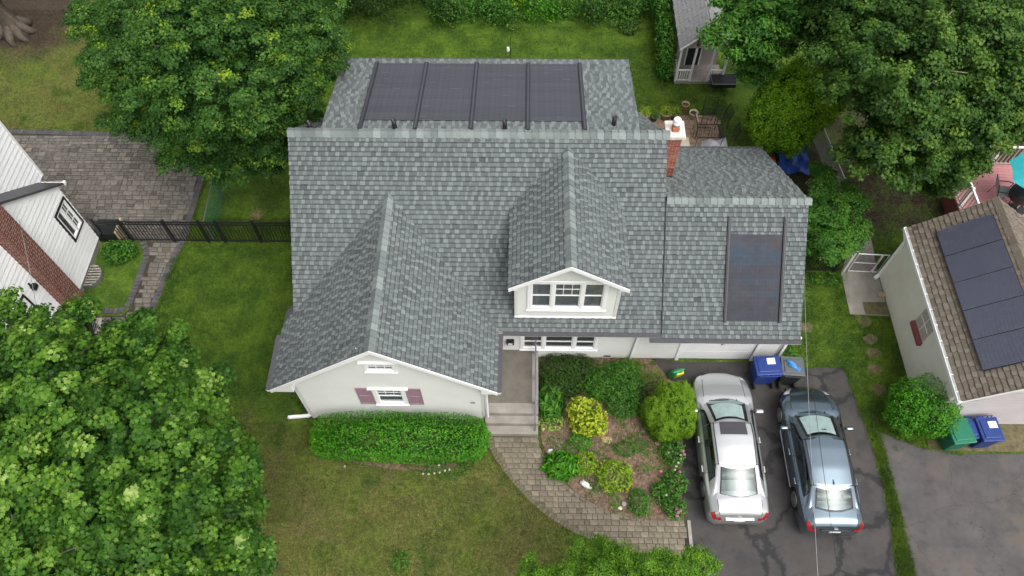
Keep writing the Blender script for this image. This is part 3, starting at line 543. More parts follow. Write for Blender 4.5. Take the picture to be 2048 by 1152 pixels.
for i,(p,l) in enumerate((((11.89,13.24,0),'stepping stone nearest the concrete slab, first of the side lawn row'),((11.97,12.54,0),'second stepping stone down from the slab in the side lawn'),((11.95,12,0),'third stepping stone down from the slab in the side lawn'),((11.85,11.39,0),'fourth stepping stone down, level with the black driveway end'),((11.79,10.66,0),'last brown stepping stone beside the round green bush'),((9.82,12.96,0),'grey flat stone beside the garage corner under the eave'))):
    blobstone('stepping_stone',p,.26,.2,.012,'bare',l,'stepping stone',gs,i)
# ---- grass blades
def lawn(regions,holes,dens_,name,label,h=(.03,.075)):
    P=[]
    for (x0,x1,y0,y1) in regions:
        n=int((x1-x0)*(y1-y0)*dens_); P.append(np.stack([rng.uniform(x0,x1,n),rng.uniform(y0,y1,n)],1))
    P=np.concatenate(P); ok=np.ones(len(P),bool)
    for hl in holes: ok&=~inpoly(P[:,0],P[:,1],hl)
    P=P[ok]; n=len(P); th=rng.uniform(0,6.283,n); hh=rng.uniform(h[0],h[1],n); ln=rng.uniform(.2,1.4,n)*hh; wd=rng.uniform(.004,.009,n)
    th2=rng.uniform(0,6.283,n); b=np.stack([P[:,0],P[:,1],np.full(n,-.012)],1); s_=np.stack([-np.sin(th),np.cos(th),np.zeros(n)],1)*wd[:,None]; tip=b+np.stack([np.cos(th2)*ln,np.sin(th2)*ln,hh],1)
    V=np.stack([b-s_,b+s_,tip],1).reshape(-1,3); F=np.arange(3*n).reshape(-1,3); me=npmesh(name,V,F,'blade',rng.uniform(0,1,n)); o=bpy.data.objects.new(name,me); COL.objects.link(o); o['kind']='stuff'; o['label']=label
house_h=[(-6.8,9.4),(-1.2,9.4),(-1.2,8.85),(.5,8.85),(.5,11.7),(8.45,11.7),(8.45,18.6),(3.4,19.6),(-6.1,19.6),(-6.9,11)]
xy=lambda L:[(p[0],p[1]) for p in L]
lh=[(-30,0),(-15.9,0),(-15.9,16.4),(-30,16.4)]; rh=[(12.85,9.5),(17,9.5),(17,15.2),(12.85,15.2)]
allh=[house_h,xy(drive),xy(ndrive),wp,patl,pathl,xy(bed),lh,rh,[(11.45,13.5),(12.82,13.45),(12.9,16.9),(11.9,16.1)],[(4.6,19.0),(8.0,19.0),(8.2,21.3),(7.9,22.9),(4.3,23.3)]]
lawn([(-9.5,5,3.9,9.2),(-13.5,-6.7,6,17.5),(8.4,13,4,16)],allh,2100,'front_lawn_grass','short mown green and straw coloured grass of the lawns')
lawn([(-9.5,5,3.9,9.2),(-13.5,-6.7,6,17.5),(8.4,13,4,16)],allh,110,'lawn_tufts','taller grass tufts and clover sticking out of the mown lawn',(.07,.13))
lawn([(-9,8.5,19.5,28.5),(-24,-12,20.5,29.5),(9,17,15,20)],allh,900,'back_lawn_grass','grass of the back lawn behind the house',(.04,.09))
lawn([(10.95,11.5,4,9.2)],[xy(drive)],5000,'grass_strip','bright green grass strip between the two driveways',(.08,.16))
def fringe(name,label,curves,side,per=260):
    P=[]
    for c in curves:
        pts=[Vector(p[:2]) for p in c]
        for a,b in zip(pts[:-1],pts[1:]):
            n=int((b-a).length*per); t=rng.random(n); d=(b-a).normalized(); nr=np.array([-d.y,d.x]); P.append(np.array([a.x,a.y])+t[:,None]*np.array([(b-a).x,(b-a).y])+nr*(rng.normal(side,.035,n)+.03*np.sin(t*(b-a).length*5))[:,None])
    P=np.concatenate(P); n=len(P); th=rng.uniform(0,6.28,n); h=rng.uniform(.04,.12,n); w_=rng.uniform(.005,.011,n); b=np.stack([P[:,0],P[:,1],np.zeros(n)],1); s_=np.stack([-np.sin(th),np.cos(th),np.zeros(n)],1)*w_[:,None]; t2=rng.uniform(0,6.28,n); tip=b+np.stack([np.cos(t2)*h,np.sin(t2)*h,h*.8],1)
    o=bpy.data.objects.new(name,npmesh(name,np.stack([b-s_,b+s_,tip],1).reshape(-1,3),np.arange(3*n).reshape(-1,3),'blade',rng.uniform(.3,1,n))); COL.objects.link(o); o['kind']='stuff'; o['label']=label
fringe('edge_grass','ragged grass leaning over the edges of walk, path and driveways',[outer],-.02,420)
fringe('path_edge_grass','ragged grass along the left path and patio border',[[(-12.72,16.35),(-12.85,15.7),(-13.05,13.8),(-13.2,12.4)],[(-24,22.0),(-14.5,21.75),(-12.70,19.4),(-12.70,17.3)]],.02,260)
fringe('driveway_edge_grass','ragged grass along the asphalt driveway edges',[[p[:2] for p in drive[3:13]],[p[:2] for p in ndrive[:4]],[p[:2] for p in ndrive[7:]]],.0,300)
# ================================================================ MAIN HOUSE
XGL,XGR,YG,ZE,ZGP=-7.437,-.771,9.166,2.725,5.341; XM=(XGL+XGR)/2
XL,XR,YE,ZME,YR,ZR=-7.098,4.22,11.23,2.69,15.851,6.495; SL=(ZR-ZME)/(YR-YE)
XSL,XSR,YS,ZS=-6.148,3.43,19.939,5.649
XDL,XDR,YD,ZDE,ZDP=-.438,2.986,11.291,5.105,6.255; XD=(XDL+XDR)/2
XG,YGF,ZGF,YGR,ZGR,YGB,ZGB=8.475,11.08,2.646,14.356,5.343,18.683,2.75
house=thing('house','cream sided house with grey shingle roof, front gable, dormer, garage and roof solar panels','house',(0,0,0))
TF=frame((0,9.391,0),(1,0,0),(0,-1,0)); TP=frame((0,11.68,0),(1,0,0),(0,-1,0)); TDm=frame((0,11.60,0),(1,0,0),(0,-1,0))
gsl=(ZGP-ZE)/((XGR-XGL)/2)
# wall bodies set 0.1 m behind the boards
b=MB(); b.add([(-6.78,9.5,-.1),(-1.22,9.5,-.1),(-1.22,9.5,ZE),(XM,9.5,ZGP-.35),(-6.78,9.5,ZE),(-6.78,14,-.1),(-1.22,14,-.1),(-1.22,14,ZE),(XM,14,ZGP-.35),(-6.78,14,ZE)],[(0,1,2,3,4),(0,4,9,5),(1,6,7,2)]); b.build('front_gable_wall','siding',house)
b=MB(); b.b2((-6.85,11.79,-.1),(4.18,19.6,2.6)); b.build('main_wall','siding',house)
MB().b2((XSL+.25,15.9,2.6),(XSR-.25,19.6,5.45)).build('rear_dormer_wall','siding',house)
for x_ in (-6.85,4.17): MB().add([(x_,11.6,2.6),(x_,20.1,2.6),(x_,YR,ZR-.2),(x_+.02,11.6,2.6),(x_+.02,20.1,2.6),(x_+.02,YR,ZR-.2)],[(0,1,2),(5,4,3),(0,2,5,3),(1,4,5,2)]).build('gable_end_wall','siding',house)
b=MB(); b.b2((4.2,11.79,-.1),(8.47-.02,18.3,2.55)); b.build('garage_wall','siding',house)
MB().add([(8.44,11.6,2.5),(8.44,18.4,2.5),(8.44,YGR,ZGR-.15),(8.42,11.6,2.5),(8.42,18.4,2.5),(8.42,YGR,ZGR-.15)],[(0,1,2),(5,4,3),(0,2,5,3),(1,4,5,2)]).build('garage_gable_wall','siding',house)
# siding boards
w1=(-4.62,-3.45,1.38,2.40) ; w0=(-4.42,-3.68,3.72,4.14)
lz=lambda z: max(-6.79,XM-(ZGP-.12-z)/gsl); rz_=lambda z: min(-1.21,XM+(ZGP-.12-z)/gsl)
w1=(-4.42,-3.66,1.42,2.36)
siding(house,TF,lz,rz_,0.12,ZGP-.14,.1,holes=[w1,w0])
siding(house,frame((-6.80,9.391,0),(0,1,0),(-1,0,0)),lambda z:0,lambda z:2.2,.12,ZE,.1); siding(house,frame((-1.2,9.391,0),(0,1,0),(1,0,0)),lambda z:0,lambda z:2.4,.12,ZE,.1,holes=[(.9,1.9,.6,2.6)])
wp_=(-.0,2.33,.78,1.62)
siding(house,TP,lambda z:-1.2,lambda z:4.28,.1,2.6,.1,holes=[wp_]); siding(house,TP,lambda z:4.28,lambda z:8.47,.12,2.6,.1,holes=[(5.25,7.66,0,2.2)])
MB().b2((-6.83,9.405,-.1),(-1.17,9.45,.13)).b2((-1.2,11.69,-.1),(5.25,11.74,.11)).build('foundation','concrete',house)
# corner boards and front windows
for a_,b_ in (((-6.83,9.37,.05),(-6.74,9.42,2.62)),((-1.27,9.36,.05),(-1.17,9.42,2.62)),((8.40,11.655,.05),(8.49,11.75,2.5))): MB().b2(a_,b_).build('corner_board','siding',house)
window(house,TF,*w1,trim=.11,grid=lambda i:(3,2,.5),hood=.1,back='blind')
window(house,TF,*w0,trim=.08,rows=1,grid=(3,2,0),hood=.1,back='curtain')
for x0 in (-5.02,-3.52):
    b=MB(TF); b.b2((x0,0,1.32),(x0+.46,.03,2.48)); s_=b.build('shutter','mauve',house)
    fr=MB(TF)
    for a in ((x0,x0+.05,1.32,2.48),(x0+.41,x0+.46,1.32,2.48),(x0+.05,x0+.41,1.32,1.38),(x0+.05,x0+.41,2.42,2.48),(x0+.05,x0+.41,1.88,1.94)): fr.b2((a[0],.03,a[2]),(a[1],.045,a[3]))
    fr.build('shutter_frame','mauve',s_)
window(house,TP,*wp_,trim=.10,mull=[-.0,.66,1.66,2.33],grid=None,back='curtain')
MB(TP).b2((-.55,0,1.12),(-.30,.12,1.36)).build('mailbox','black',house); MB(TP).b2((-.5,.121,1.15),(-.36,.124,1.25)).build('mailbox_note','sticker',house)
MB(TP).b2((2.72,.0,.16),(2.95,.03,.26)).build('wall_vent','steel',house)
MB(TF).b2((-1.62,.01,1.42),(-1.48,.03,1.54)).build('outlet_cover','greystone',house)
dt=frame((-1.2,9.391,0),(0,1,0),(1,0,0)); MB(dt).b2((.95,-.02,.62),(1.85,.03,2.6)).build('front_door','black',house)
# roofs : slab + shingles
pc=Pieces('shingle',house,'shingle')
def slab(name,pts,th=.06,mt='deckroof'):
    n=(Vector(pts[1])-Vector(pts[0])).cross(Vector(pts[-1])-Vector(pts[0])).normalized(); k=len(pts); vs=[Vector(p) for p in pts]+[Vector(p)-n*th for p in pts]
    return MB().add(vs,[tuple(range(k)),tuple(range(k,2*k))[::-1]]+[(i,k+i,k+(i+1)%k,(i+1)%k) for i in range(k)]).build(name,mt,house)
def zmain(y): return ZME+(y-YE)*SL if y<YR else ZR-(y-YR)*SL
def zgab(x): return ZGP-abs(x-XM)*gsl
dsl=(ZDP-ZDE)/((XDR-XDL)/2)
def zdor(x): return ZDP-abs(x-XD)*dsl
# main front slope
r=slab('roof_slope',[(XL,YE,ZME),(XR,YE,ZME),(XR,YR,ZR),(XL,YR,ZR)])
def sk(p):
    if XGL<p.x<XGR and zgab(p.x)>zmain(p.y)+.25: return True
    if p.x<XGL+.4 and p.y<YE+.3: return True
    return XD-1.4<p.x<XD+1.4 and zdor(p.x)>zmain(p.y)+.25 and p.y>11.9
shingles(pc,r,(XL,YE,ZME),(1,0,0),(0,YR-YE,ZR-ZME),XR-XL,math.hypot(YR-YE,ZR-ZME)-.05,skip=sk)
r=slab('roof_slope',[(XR,YR+4.6,ZR-4.6*SL),(XL,YR+4.6,ZR-4.6*SL),(XL,YR,ZR),(XR,YR,ZR)])
shingles(pc,r,(XR,YR+4.6,ZR-4.6*SL),(-1,0,0),(0,-4.6,4.6*SL),XR-XL,math.hypot(4.6,4.6*SL)-.05,skip=lambda p:XSL+.05<p.x<XSR-.05,band=.8)
# front gable slopes, running back under the main slope to form the valleys
yb=YE+(ZGP-ZME)/SL+.1; sv=math.hypot((XGR-XGL)/2,ZGP-ZE)
def ycut(z): return YE+(z-ZME)/SL+.14
r=slab('roof_slope',[(XGL,ycut(ZE)+.4,ZE),(XGL,YG,ZE),(XM,YG,ZGP),(XM,yb,ZGP)])
shingles(pc,r,(XGL,ycut(ZE)+.4,ZE),(0,-1,0),(XM-XGL,0,ZGP-ZE),0,sv-.04,cut=lambda v:(ycut(ZE)+.4-max(ycut(ZE+v*(ZGP-ZE)/sv),10.95),ycut(ZE)+.4-YG))
r=slab('roof_slope',[(XGR,YG,ZE),(XGR,ycut(ZE),ZE),(XM,yb,ZGP),(XM,YG,ZGP)])
shingles(pc,r,(XGR,YG,ZE),(0,1,0),(XM-XGR,0,ZGP-ZE),0,sv-.04,cut=lambda v:(0,ycut(ZE+v*(ZGP-ZE)/sv)-YG))
# dormer roof
dv=math.hypot((XDR-XDL)/2,ZDP-ZDE); ybd=YE+(ZDP-ZME)/SL+.1
r=slab('roof_slope',[(XDL,ycut(ZDE),ZDE),(XDL,YD,ZDE),(XD,YD,ZDP),(XD,ybd,ZDP)])
shingles(pc,r,(XDL,ycut(ZDE),ZDE),(0,-1,0),(XD-XDL,0,ZDP-ZDE),0,dv-.04,cut=lambda v:(ycut(ZDE)-ycut(ZDE+v*(ZDP-ZDE)/dv),ycut(ZDE)-YD))
r=slab('roof_slope',[(XDR,YD,ZDE),(XDR,ycut(ZDE),ZDE),(XD,ybd,ZDP),(XD,YD,ZDP)])
shingles(pc,r,(XDR,YD,ZDE),(0,1,0),(XD-XDR,0,ZDP-ZDE),0,dv-.04,cut=lambda v:(0,ycut(ZDE+v*(ZDP-ZDE)/dv)-YD))
# rear shed dormer
ms=(ZR-ZS)/(YS-YR); r=slab('roof_slope',[(XSR,YS,ZS),(XSL,YS,ZS),(XSL,YR,ZR+.02),(XSR,YR,ZR+.02)])
shingles(pc,r,(XSR,YS,ZS+.01),(-1,0,0),(0,-(YS-YR),ZR-ZS),XSR-XSL,math.hypot(YS-YR,ZR-ZS)-.06,skip=lambda p:-4.85<p.x<1.68 and 16.5<p.y<19.5,band=.8)
# garage wing
r=slab('roof_slope',[(XR+.005,YGF,ZGF),(XG,YGF,ZGF),(XG,YGR,ZGR),(XR+.005,YGR,ZGR)])
shingles(pc,r,(XR+.02,YGF,ZGF),(1,0,0),(0,YGR-YGF,ZGR-ZGF),XG-XR-.02,math.hypot(YGR-YGF,ZGR-ZGF)-.05,skip=lambda p:6.2<p.x<7.72 and 11.55<p.y<13.35)
r=slab('roof_slope',[(XG,YGB,ZGB),(XR+.005,YGB,ZGB),(XR+.005,YGR,ZGR),(XG,YGR,ZGR)])
shingles(pc,r,(XG,YGB,ZGB),(-1,0,0),(0,-(YGB-YGR),ZGR-ZGB),XG-XR-.02,math.hypot(YGB-YGR,ZGR-ZGB)-.05,band=.8)
pc.flush()
nf=Vector((0,-SL,1)).normalized()
caps(house,(XL-.01,YR,ZR+.01),(XR+.01,YR,ZR+.01),(0,0,1),(0,-1,-SL),(0,1,-.25))
caps(house,(XM,YG-.01,ZGP),(XM,yb-.12,ZGP),(0,0,1),(-1,0,-gsl),(1,0,-gsl)); caps(house,(XD,YD-.01,ZDP),(XD,ybd-.14,ZDP),(0,0,1),(-1,0,-dsl),(1,0,-dsl))
caps(house,(XR+.04,YGR,ZGR),(XG+.01,YGR,ZGR),(0,0,1),(0,-1,-.82),(0,1,-.6))
# valley edges: slightly raised dark cut line of the shingles
def rake(pts,dep=.14,out=(0,-1,0),th=.03,name='rake_board'):
    a,b_=Vector(pts[0]),Vector(pts[1]); o=Vector(out)*th; d=Vector((0,0,-dep)); vs=[a,b_,b_+d,a+d,a+o,b_+o,b_+d+o,a+d+o]
    return MB().add(vs,[(0,1,2,3),(7,6,5,4),(0,4,5,1),(3,2,6,7),(0,3,7,4),(1,5,6,2)]).build(name,'white',house)
rake([(XGL-.02,YG,ZE-.0),(XM,YG,ZGP)],.17); rake([(XM,YG,ZGP),(XGR+.02,YG,ZE)],.17)
rake([(XDL,YD,ZDE),(XD,YD,ZDP)],.15); rake([(XD,YD,ZDP),(XDR,YD,ZDE)],.15)
rake([(XL+.03,YE-.02,ZME-.09),(XL+.03,YR,ZR-.09)],.15,(-1,0,0),.02); rake([(XL+.03,YR,ZR-.09),(XL+.03,YR+4.6,ZR-4.6*SL-.09)],.15,(-1,0,0),.02)
rake([(XG-.03,YGF-.02,ZGF-.09),(XG-.03,YGR,ZGR-.09)],.15,(1,0,0),.02); rake([(XG-.03,YGR,ZGR-.09),(XG-.03,YGB,ZGB-.09)],.15,(1,0,0),.02)
rake([(XSL+.03,YR,ZR-.09),(XSL+.03,YS,ZS-.09)],.13,(-1,0,0),.02); rake([(XSR-.03,YR,ZR-.09),(XSR-.03,YS,ZS-.09)],.13,(1,0,0),.02)
# soffit returns under the front gable eaves
for s_,x0,x1 in ((1,XGL,-6.78),(-1,XGR,-1.22)):
    MB().add([(x0,YG+.005,ZE-.15),(x1,YG+.005,ZE-.15),(x1,YG+.005,zgab(x1)-.1),(x0,YG+.005,ZE-.02),(x0,YG+.3,ZE-.15),(x1,YG+.3,ZE-.15),(x1,YG+.3,zgab(x1)-.1),(x0,YG+.3,ZE-.02)],[(0,1,2,3),(7,6,5,4),(0,4,5,1),(1,5,6,2),(0,3,7,4)]).build('eave_return','white',house)
    MB().b2((min(x0,x1),YG+.3,ZE-.15),(max(x0,x1),11.2,ZE-.12)).build('soffit','white',house)
for s_,x0,x1 in ((1,XDL,XDL+.26),(-1,XDR,XDR-.26)):
    MB().add([(x0,YD+.005,ZDE-.13),(x1,YD+.005,ZDE-.13),(x1,YD+.005,zdor(x1)-.08),(x0,YD+.005,ZDE-.02),(x0,YD+.31,ZDE-.13),(x1,YD+.31,ZDE-.13),(x1,YD+.31,zdor(x1)-.08),(x0,YD+.31,ZDE-.02)],[(0,1,2,3),(7,6,5,4),(0,4,5,1),(1,5,6,2),(0,3,7,4)]).build('eave_return','white',house)
MB().b2((XR-5,YE+.05,ZME-.15),(XG-.02,11.75,ZME-.1)).build('soffit','white',house)
# half round light trim under the front peak
b=MB(); vs=[(XM+.42*math.cos(math.pi*k/12),9.36,ZGP-.26-.26*math.sin(math.pi*k/12)) for k in range(13)]; b.add([(XM,9.36,ZGP-.22)]+vs+[(v[0],9.40,v[2]) for v in vs],[(0,i+1,i+2) for i in range(12)]+[(i+1,i+14,i+15,i+2) for i in range(12)]); b.build('gable_rosette','white',house)
# gutters
gutter(house,(XGL,11.0,ZE+.0),(XGL,YG-.01,ZE+.0),(-1,0,0)); gutter(house,(XGR,YG-.01,ZE),(XGR,YE-.12,ZE),(1,0,0))
gutter(house,(XGR+.13,YE,ZME),(XR+.04,YE,ZME),(0,-1,0)); gutter(house,(XR-.35,YGF,ZGF-.03),(XG+.02,YGF,ZGF-.03),(0,-1,0)); gutter(house,(XG,YGB,ZGB),(XR+.5,YGB,ZGB),(0,1,0),.11)
gutter(house,(XSR,YS,ZS-.01),(XSL,YS,ZS-.01),(0,1,0),.08)
downspout(house,[(-7.2,9.55,2.62),(-6.88,9.48,2.35),(-6.88,9.48,.12),(-7.0,9.44,.07),(-7.62,9.38,.06)],.05); downspout(house,[(3.95,11.2,2.55),(3.72,11.62,2.3),(3.62,11.63,.1)],.05)
downspout(house,[(-.72,9.22,2.6),(-1.1,9.33,2.3),(-1.12,9.34,.15)],.036); downspout(house,[(8.54,11.2,2.5),(8.52,11.6,2.2),(8.52,11.6,.1)],.036)
# dormer face and sides
zb=lambda y: zmain(y)
b=MB(); b.add([(XDL+.22,11.72,2.7),(XDR-.22,11.72,2.7),(XDR-.22,11.72,ZDE),(XD,11.72,ZDP-.2),(XDL+.22,11.72,ZDE),(XDL+.22,14.2,2.7),(XDR-.22,14.2,2.7),(XDR-.22,14.2,ZDE),(XD,14.2,ZDP-.2),(XDL+.22,14.2,ZDE)],[(0,1,2,3,4),(0,4,9,5),(1,6,7,2)]); b.build('dormer_wall','siding',house)
wd=(XD-1.05,XD+1.05,3.58,4.92)
siding(house,TDm,lambda z:max(XDL+.2,XD-(ZDP-.1-z)/dsl),lambda z:min(XDR-.2,XD+(ZDP-.1-z)/dsl),3.0,ZDP-.12,.1,holes=[wd])
window(house,TDm,*wd,trim=.12,mull=[wd[0],wd[0]+.62,wd[1]-.62,wd[1]],grid=lambda i:(3,2,.5) if i==1 else None,back='blind')
MB(TDm).b2((XDL+.16,0,2.97),(XDR-.16,.05,3.03)).build('dormer_base_trim','white',house)
MB(TDm).b2((XDL+.16,0,3.03),(XDL+.26,.03,ZDE-.1)).b2((XDR-.26,0,3.03),(XDR-.16,.03,ZDE-.1)).build('corner_board','siding',house)
# garage door
MB(TP).b2((5.13,0,.02),(5.25,.05,2.3)).b2((7.66,0,.02),(7.78,.05,2.3)).b2((5.25,0,2.2),(7.66,.04,2.3)).build('garage_door_frame','white',house)
gd=MB(TP).b2((5.25,-.06,.03),(7.66,-.05,2.2)).build('garage_door','white',house)
for k in range(4): MB(TP).b2((5.26,-.05,.04+k*.54),(7.65,-.02,.56+k*.54)).build('door_panel','white',gd)
MB(TP).b2((6.45,-.02,1.15),(6.58,.02,1.19)).b2((6.49,-.02,1.08),(6.52,.02,1.15)).build('door_handle','blackp',gd)
# vent pipes
for (x,y,z) in ((-6.5,16.15,6.25),(-3.91,16.05,6.44),(-.61,16.05,6.44),(2.65,16.3,6.38)):
    v=MB().lathe([(.07,-.1),(.07,.38),(.052,.38),(.052,.2)],(x,y,z),12).build('vent_pipe','black',house,True); MB().add([(x-.16,y-.1,z+.05),(x+.16,y-.1,z+.05),(x+.16,y+.16,z),(x-.16,y+.16,z)],[(0,1,2,3)]).lathe([(.09,.0),(.07,.08)],(x,y,z),12).build('pipe_flashing','blackp',v)
# rear solar field: four panels between five rails
def onshed(y,h=0): return ZR-(y-YR)*ms+.03+h
rx=[-4.95,-3.30,-1.63,.07,1.77]
for i in range(4):
    p=MB().add([(rx[i]+.02,16.42,onshed(16.42)),(rx[i+1]-.02,16.42,onshed(16.42)),(rx[i+1]-.02,19.62,onshed(19.62)),(rx[i]+.02,19.62,onshed(19.62))],[(0,1,2,3)]).build('solar_panel','rail',house)
    n=17; mb=MB(); dy=3.2/n; th=math.atan(ms); mb.box((0,0,0),(rx[i+1]-rx[i]-.14,dy*1.0,.012)); mb.T=None; me=mb.mesh('solar_shingle','solar')
    wline=MB()
    for k in range(n):
        y=16.42+dy*(k+.5); inst('solar_shingle',me,p,((rx[i]+rx[i+1])/2,y,onshed(y,.028)),(-th+.02,0,0))
        for q in range(rnd.choice((1,0,0))):
            xx=rnd.uniform(rx[i]+.1,rx[i+1]-.6); yy=y-dy*.5; wline.b2((xx,yy-.003,onshed(yy,.039)),(xx+rnd.uniform(.1,.35),yy+.003,onshed(yy,.043)))
    wline.build('scuff','solar2' if 0 else 'steel',p) if wline.v else None
for x in rx:
    a=Vector((x,15.98,onshed(15.98))); b_=Vector((x,19.68,onshed(19.68))); bb=MB(); d=b_-a; rot=d.to_track_quat('Y','Z').to_matrix().to_4x4(); bb.box((a+b_)/2+Vector((0,0,.035)),(.13,d.length,.07),M4=rot); r_=bb.build('side_rail','rail',house,bevel=.012)
    MB().box((a+b_)/2+Vector((0,0,.075)),(.05,d.length-.05,.014),M4=rot).build('rail_cover','solar',r_)
# garage solar panel: 14 rows, tinted cells
sg=(ZGR-ZGF)/(YGR-YGF); og=lambda y,h=0: ZGF+(y-YGF)*sg+.02+h*1.25
p=MB().add([(6.17,11.5,og(11.5)),(7.75,11.5,og(11.5)),(7.75,13.52,og(13.52)),(6.17,13.52,og(13.52))],[(0,1,2,3)]).build('solar_panel','rail',house); n=14; dy=2.02/n; tints=[0,0,.1,.12,.5,.16,.55,.0,.14,.62,.68,.6,.85,.4]
for k in range(n):
    y=11.5+dy*(k+.5); mb=MB(); L=dy*math.hypot(1,sg)+.012; rot=Matrix.Rotation(math.atan(sg)-.03,4,'X')
    nn=4
    for q in range(nn): x0=6.19+1.54*q/nn; mb.box((x0+1.54/nn/2,y,og(y,.022)),(1.54/nn-.002,L,.014),0,0,min(1,max(0,tints[k]+rnd.uniform(-.1,.1))),M4=rot)
    mb.build('solar_shingle','solar2',p)
for x in (6.13,7.80):
    a=Vector((x,11.46,og(11.46))); b_=Vector((x,13.95,og(13.95))); d=b_-a; rot=d.to_track_quat('Y','Z').to_matrix().to_4x4(); r_=MB().box((a+b_)/2+Vector((0,-.02,.03)),(.10,d.length,.07),M4=rot).build('side_rail','rail',house,bevel=.012); MB().box((a+b_)/2+Vector((0,-.05,.07)),(.03,d.length-.06,.012),M4=rot).build('rail_cover','solar',r_)
# brick chimney
def bricks(parent,root,faces,bl=.215,bh=.075,gap=.011,mt='brick',limit=300,sh=(.5,.22)):
    """faces: (origin, u, n, length, height) – running bond, each brick proud of the mortar"""
    pb=Pieces('brick',root,mt,limit)
    for (O,u,n,L,H) in faces:
        O=Vector(O);u=Vector(u);n=Vector(n); k=0; z=0
        while z<H-.02:
            x=-(bl/2 if k%2 else 0)
            while x<L-.01:
                x0,x1=max(0,x),min(L,x+bl-gap); x+=bl
                if x1-x0<.03: continue
                lo=[(x0,z),(x1,z),(x1,min(H,z+bh-gap)),(x0,min(H,z+bh-gap))]; t=.008+rnd.uniform(-.002,.003)
                vs=[O+u*a+Vector((0,0,b))+n*t for a,b in lo]+[O+u*a+Vector((0,0,b))-n*.002 for a,b in lo]
                pb.add(parent,vs,[(0,1,2,3),(0,4,5,1),(1,5,6,2),(2,6,7,3),(3,7,4,0)],min(1,max(0,rnd.gauss(*sh))),(vs[0]+vs[2])/2,n,(x1-x0)*.064)
            z+=bh; k+=1
    pb.flush()
cx0,cx1,cy0,cy1,ctop=4.31,4.72,16.02,16.52,6.16
ch=MB().b2((cx0,cy0,3.6),(cx1,cy1,ctop)).build('chimney','mortar',house)
bricks(ch,house,[((cx0,cy0,4.42),(1,0,0),(0,-1,0),cx1-cx0,ctop-4.42),((cx1,cy0,4.3),(0,1,0),(1,0,0),cy1-cy0,ctop-4.3)])
MB().b2((cx0-.09,cy0-.09,ctop),(cx1+.09,cy1+.09,ctop+.14)).build('chimney_crown','mortarcap',ch,bevel=.02)
MB().b2((cx0+.10,cy0+.1,ctop+.14),(cx1-.10,cy0+.31,ctop+.3)).build('clay_flue','clay',ch); MB().lathe([(.085,.3),(.085,.4),(.13,.4),(.13,.46),(.115,.47),(.115,.53),(.125,.55),(.09,.6)],((cx0+cx1)/2,cy0+.22,ctop),18).build('flue_cap','white',ch,True)
MB().b2((cx0-.12,cy0-.1,4.25),(cx0,cy1,4.95)).b2((cx0-.02,cy0-.012,4.2),(cx1,cy0-.022,4.42)).b2((cx0-.13,cy0-.05,ctop-.45),(cx0-.005,cy0+.2,ctop-.05)).build('flashing','black',ch)
# porch and steps
po=thing('porch_steps','grey concrete porch landing with three steps beside the front gable','steps')
MB().b2((-1.2,9.75,-.1),(.30,11.69,.60)).build('landing','porchfloor',po); MB().b2((.30,9.75,-.1),(.50,11.69,.605)).build('kerb','concrete',po)
MB().b2((-1.2,9.62,-.1),(.50,9.75,.606)).b2((-1.2,9.40,-.1),(.5,9.62,.603)).build('step','concrete',po,bevel=.012); MB().b2((-1.2,9.13,-.1),(.5,9.40,.41)).build('step','concrete',po,bevel=.012); MB().b2((-1.2,8.85,-.1),(.5,9.13,.21)).build('step','concrete',po,bevel=.012)
hr=thing('handrail','blue grey painted iron handrail along the right side of the porch steps','handrail')
MB().tube([(.40,8.95,.95),(.40,9.1,1.05),(.40,9.7,1.45),(.40,11.55,1.47)],.026,8).build('top_rail','railblue',hr); MB().tube([(.40,9.02,.5),(.40,9.7,.85),(.40,11.5,.86)],.014,6).build('bottom_rail','railblue',hr)
for y,z0,z1 in ((8.98,.2,.98),(9.72,.6,1.45),(10.6,.6,1.45),(11.5,.6,1.45)): MB().b2((.382,y-.018,z0),(.418,y+.018,z1)).build('post','railblue',hr)
me=MB().b2((-.008,-.008,0),(.008,.008,.6)).mesh('baluster','railblue')
for k in range(14):
    y=9.82+k*.12; inst('baluster',me,hr,(.40,y,.86))
# ================================================================ WHITE HOUSE ON THE LEFT
lhse=thing('white_house','white clapboard house at the left edge with brick chimney and dark trimmed window','house')
WXL=-15.87; TL=frame((WXL,0,0),(0,1,0),(1,0,0)) # u along +y, out +x
YPK=13.35; ZPK=3.37+.84*(16.3-YPK)
MB().b2((-24,10.4,-.1),(WXL-.02,16.28,.32)).build('foundation','concrete',lhse)
b=MB(); b.add([(WXL-.1,10.4,0),(WXL-.1,16.2,0),(WXL-.1,16.2,3.35),(WXL-.1,YPK,ZPK-.1),(WXL-.1,10.4,3.35),(-24,10.4,0),(-24,16.2,0),(-24,16.2,3.35),(-24,YPK,ZPK-.1),(-24,10.4,3.35)],[(0,1,2,3,4),(1,6,7,2),(0,4,9,5)]); b.build('wall','whitesiding',lhse)
lw=(15.42,16.14-.06,1.56,2.76); lw2=(11.35,12.15,1.56,2.76)
siding(lhse,TL,lambda z:10.4 if z<3.35 else 10.4+(z-3.35)/.84,lambda z:16.29 if z<3.33 else min(16.29,YPK+(ZPK-z)/.84),.30,ZPK-.08,.205,'whitesiding','siding_board',.034,True,holes=[lw,lw2])
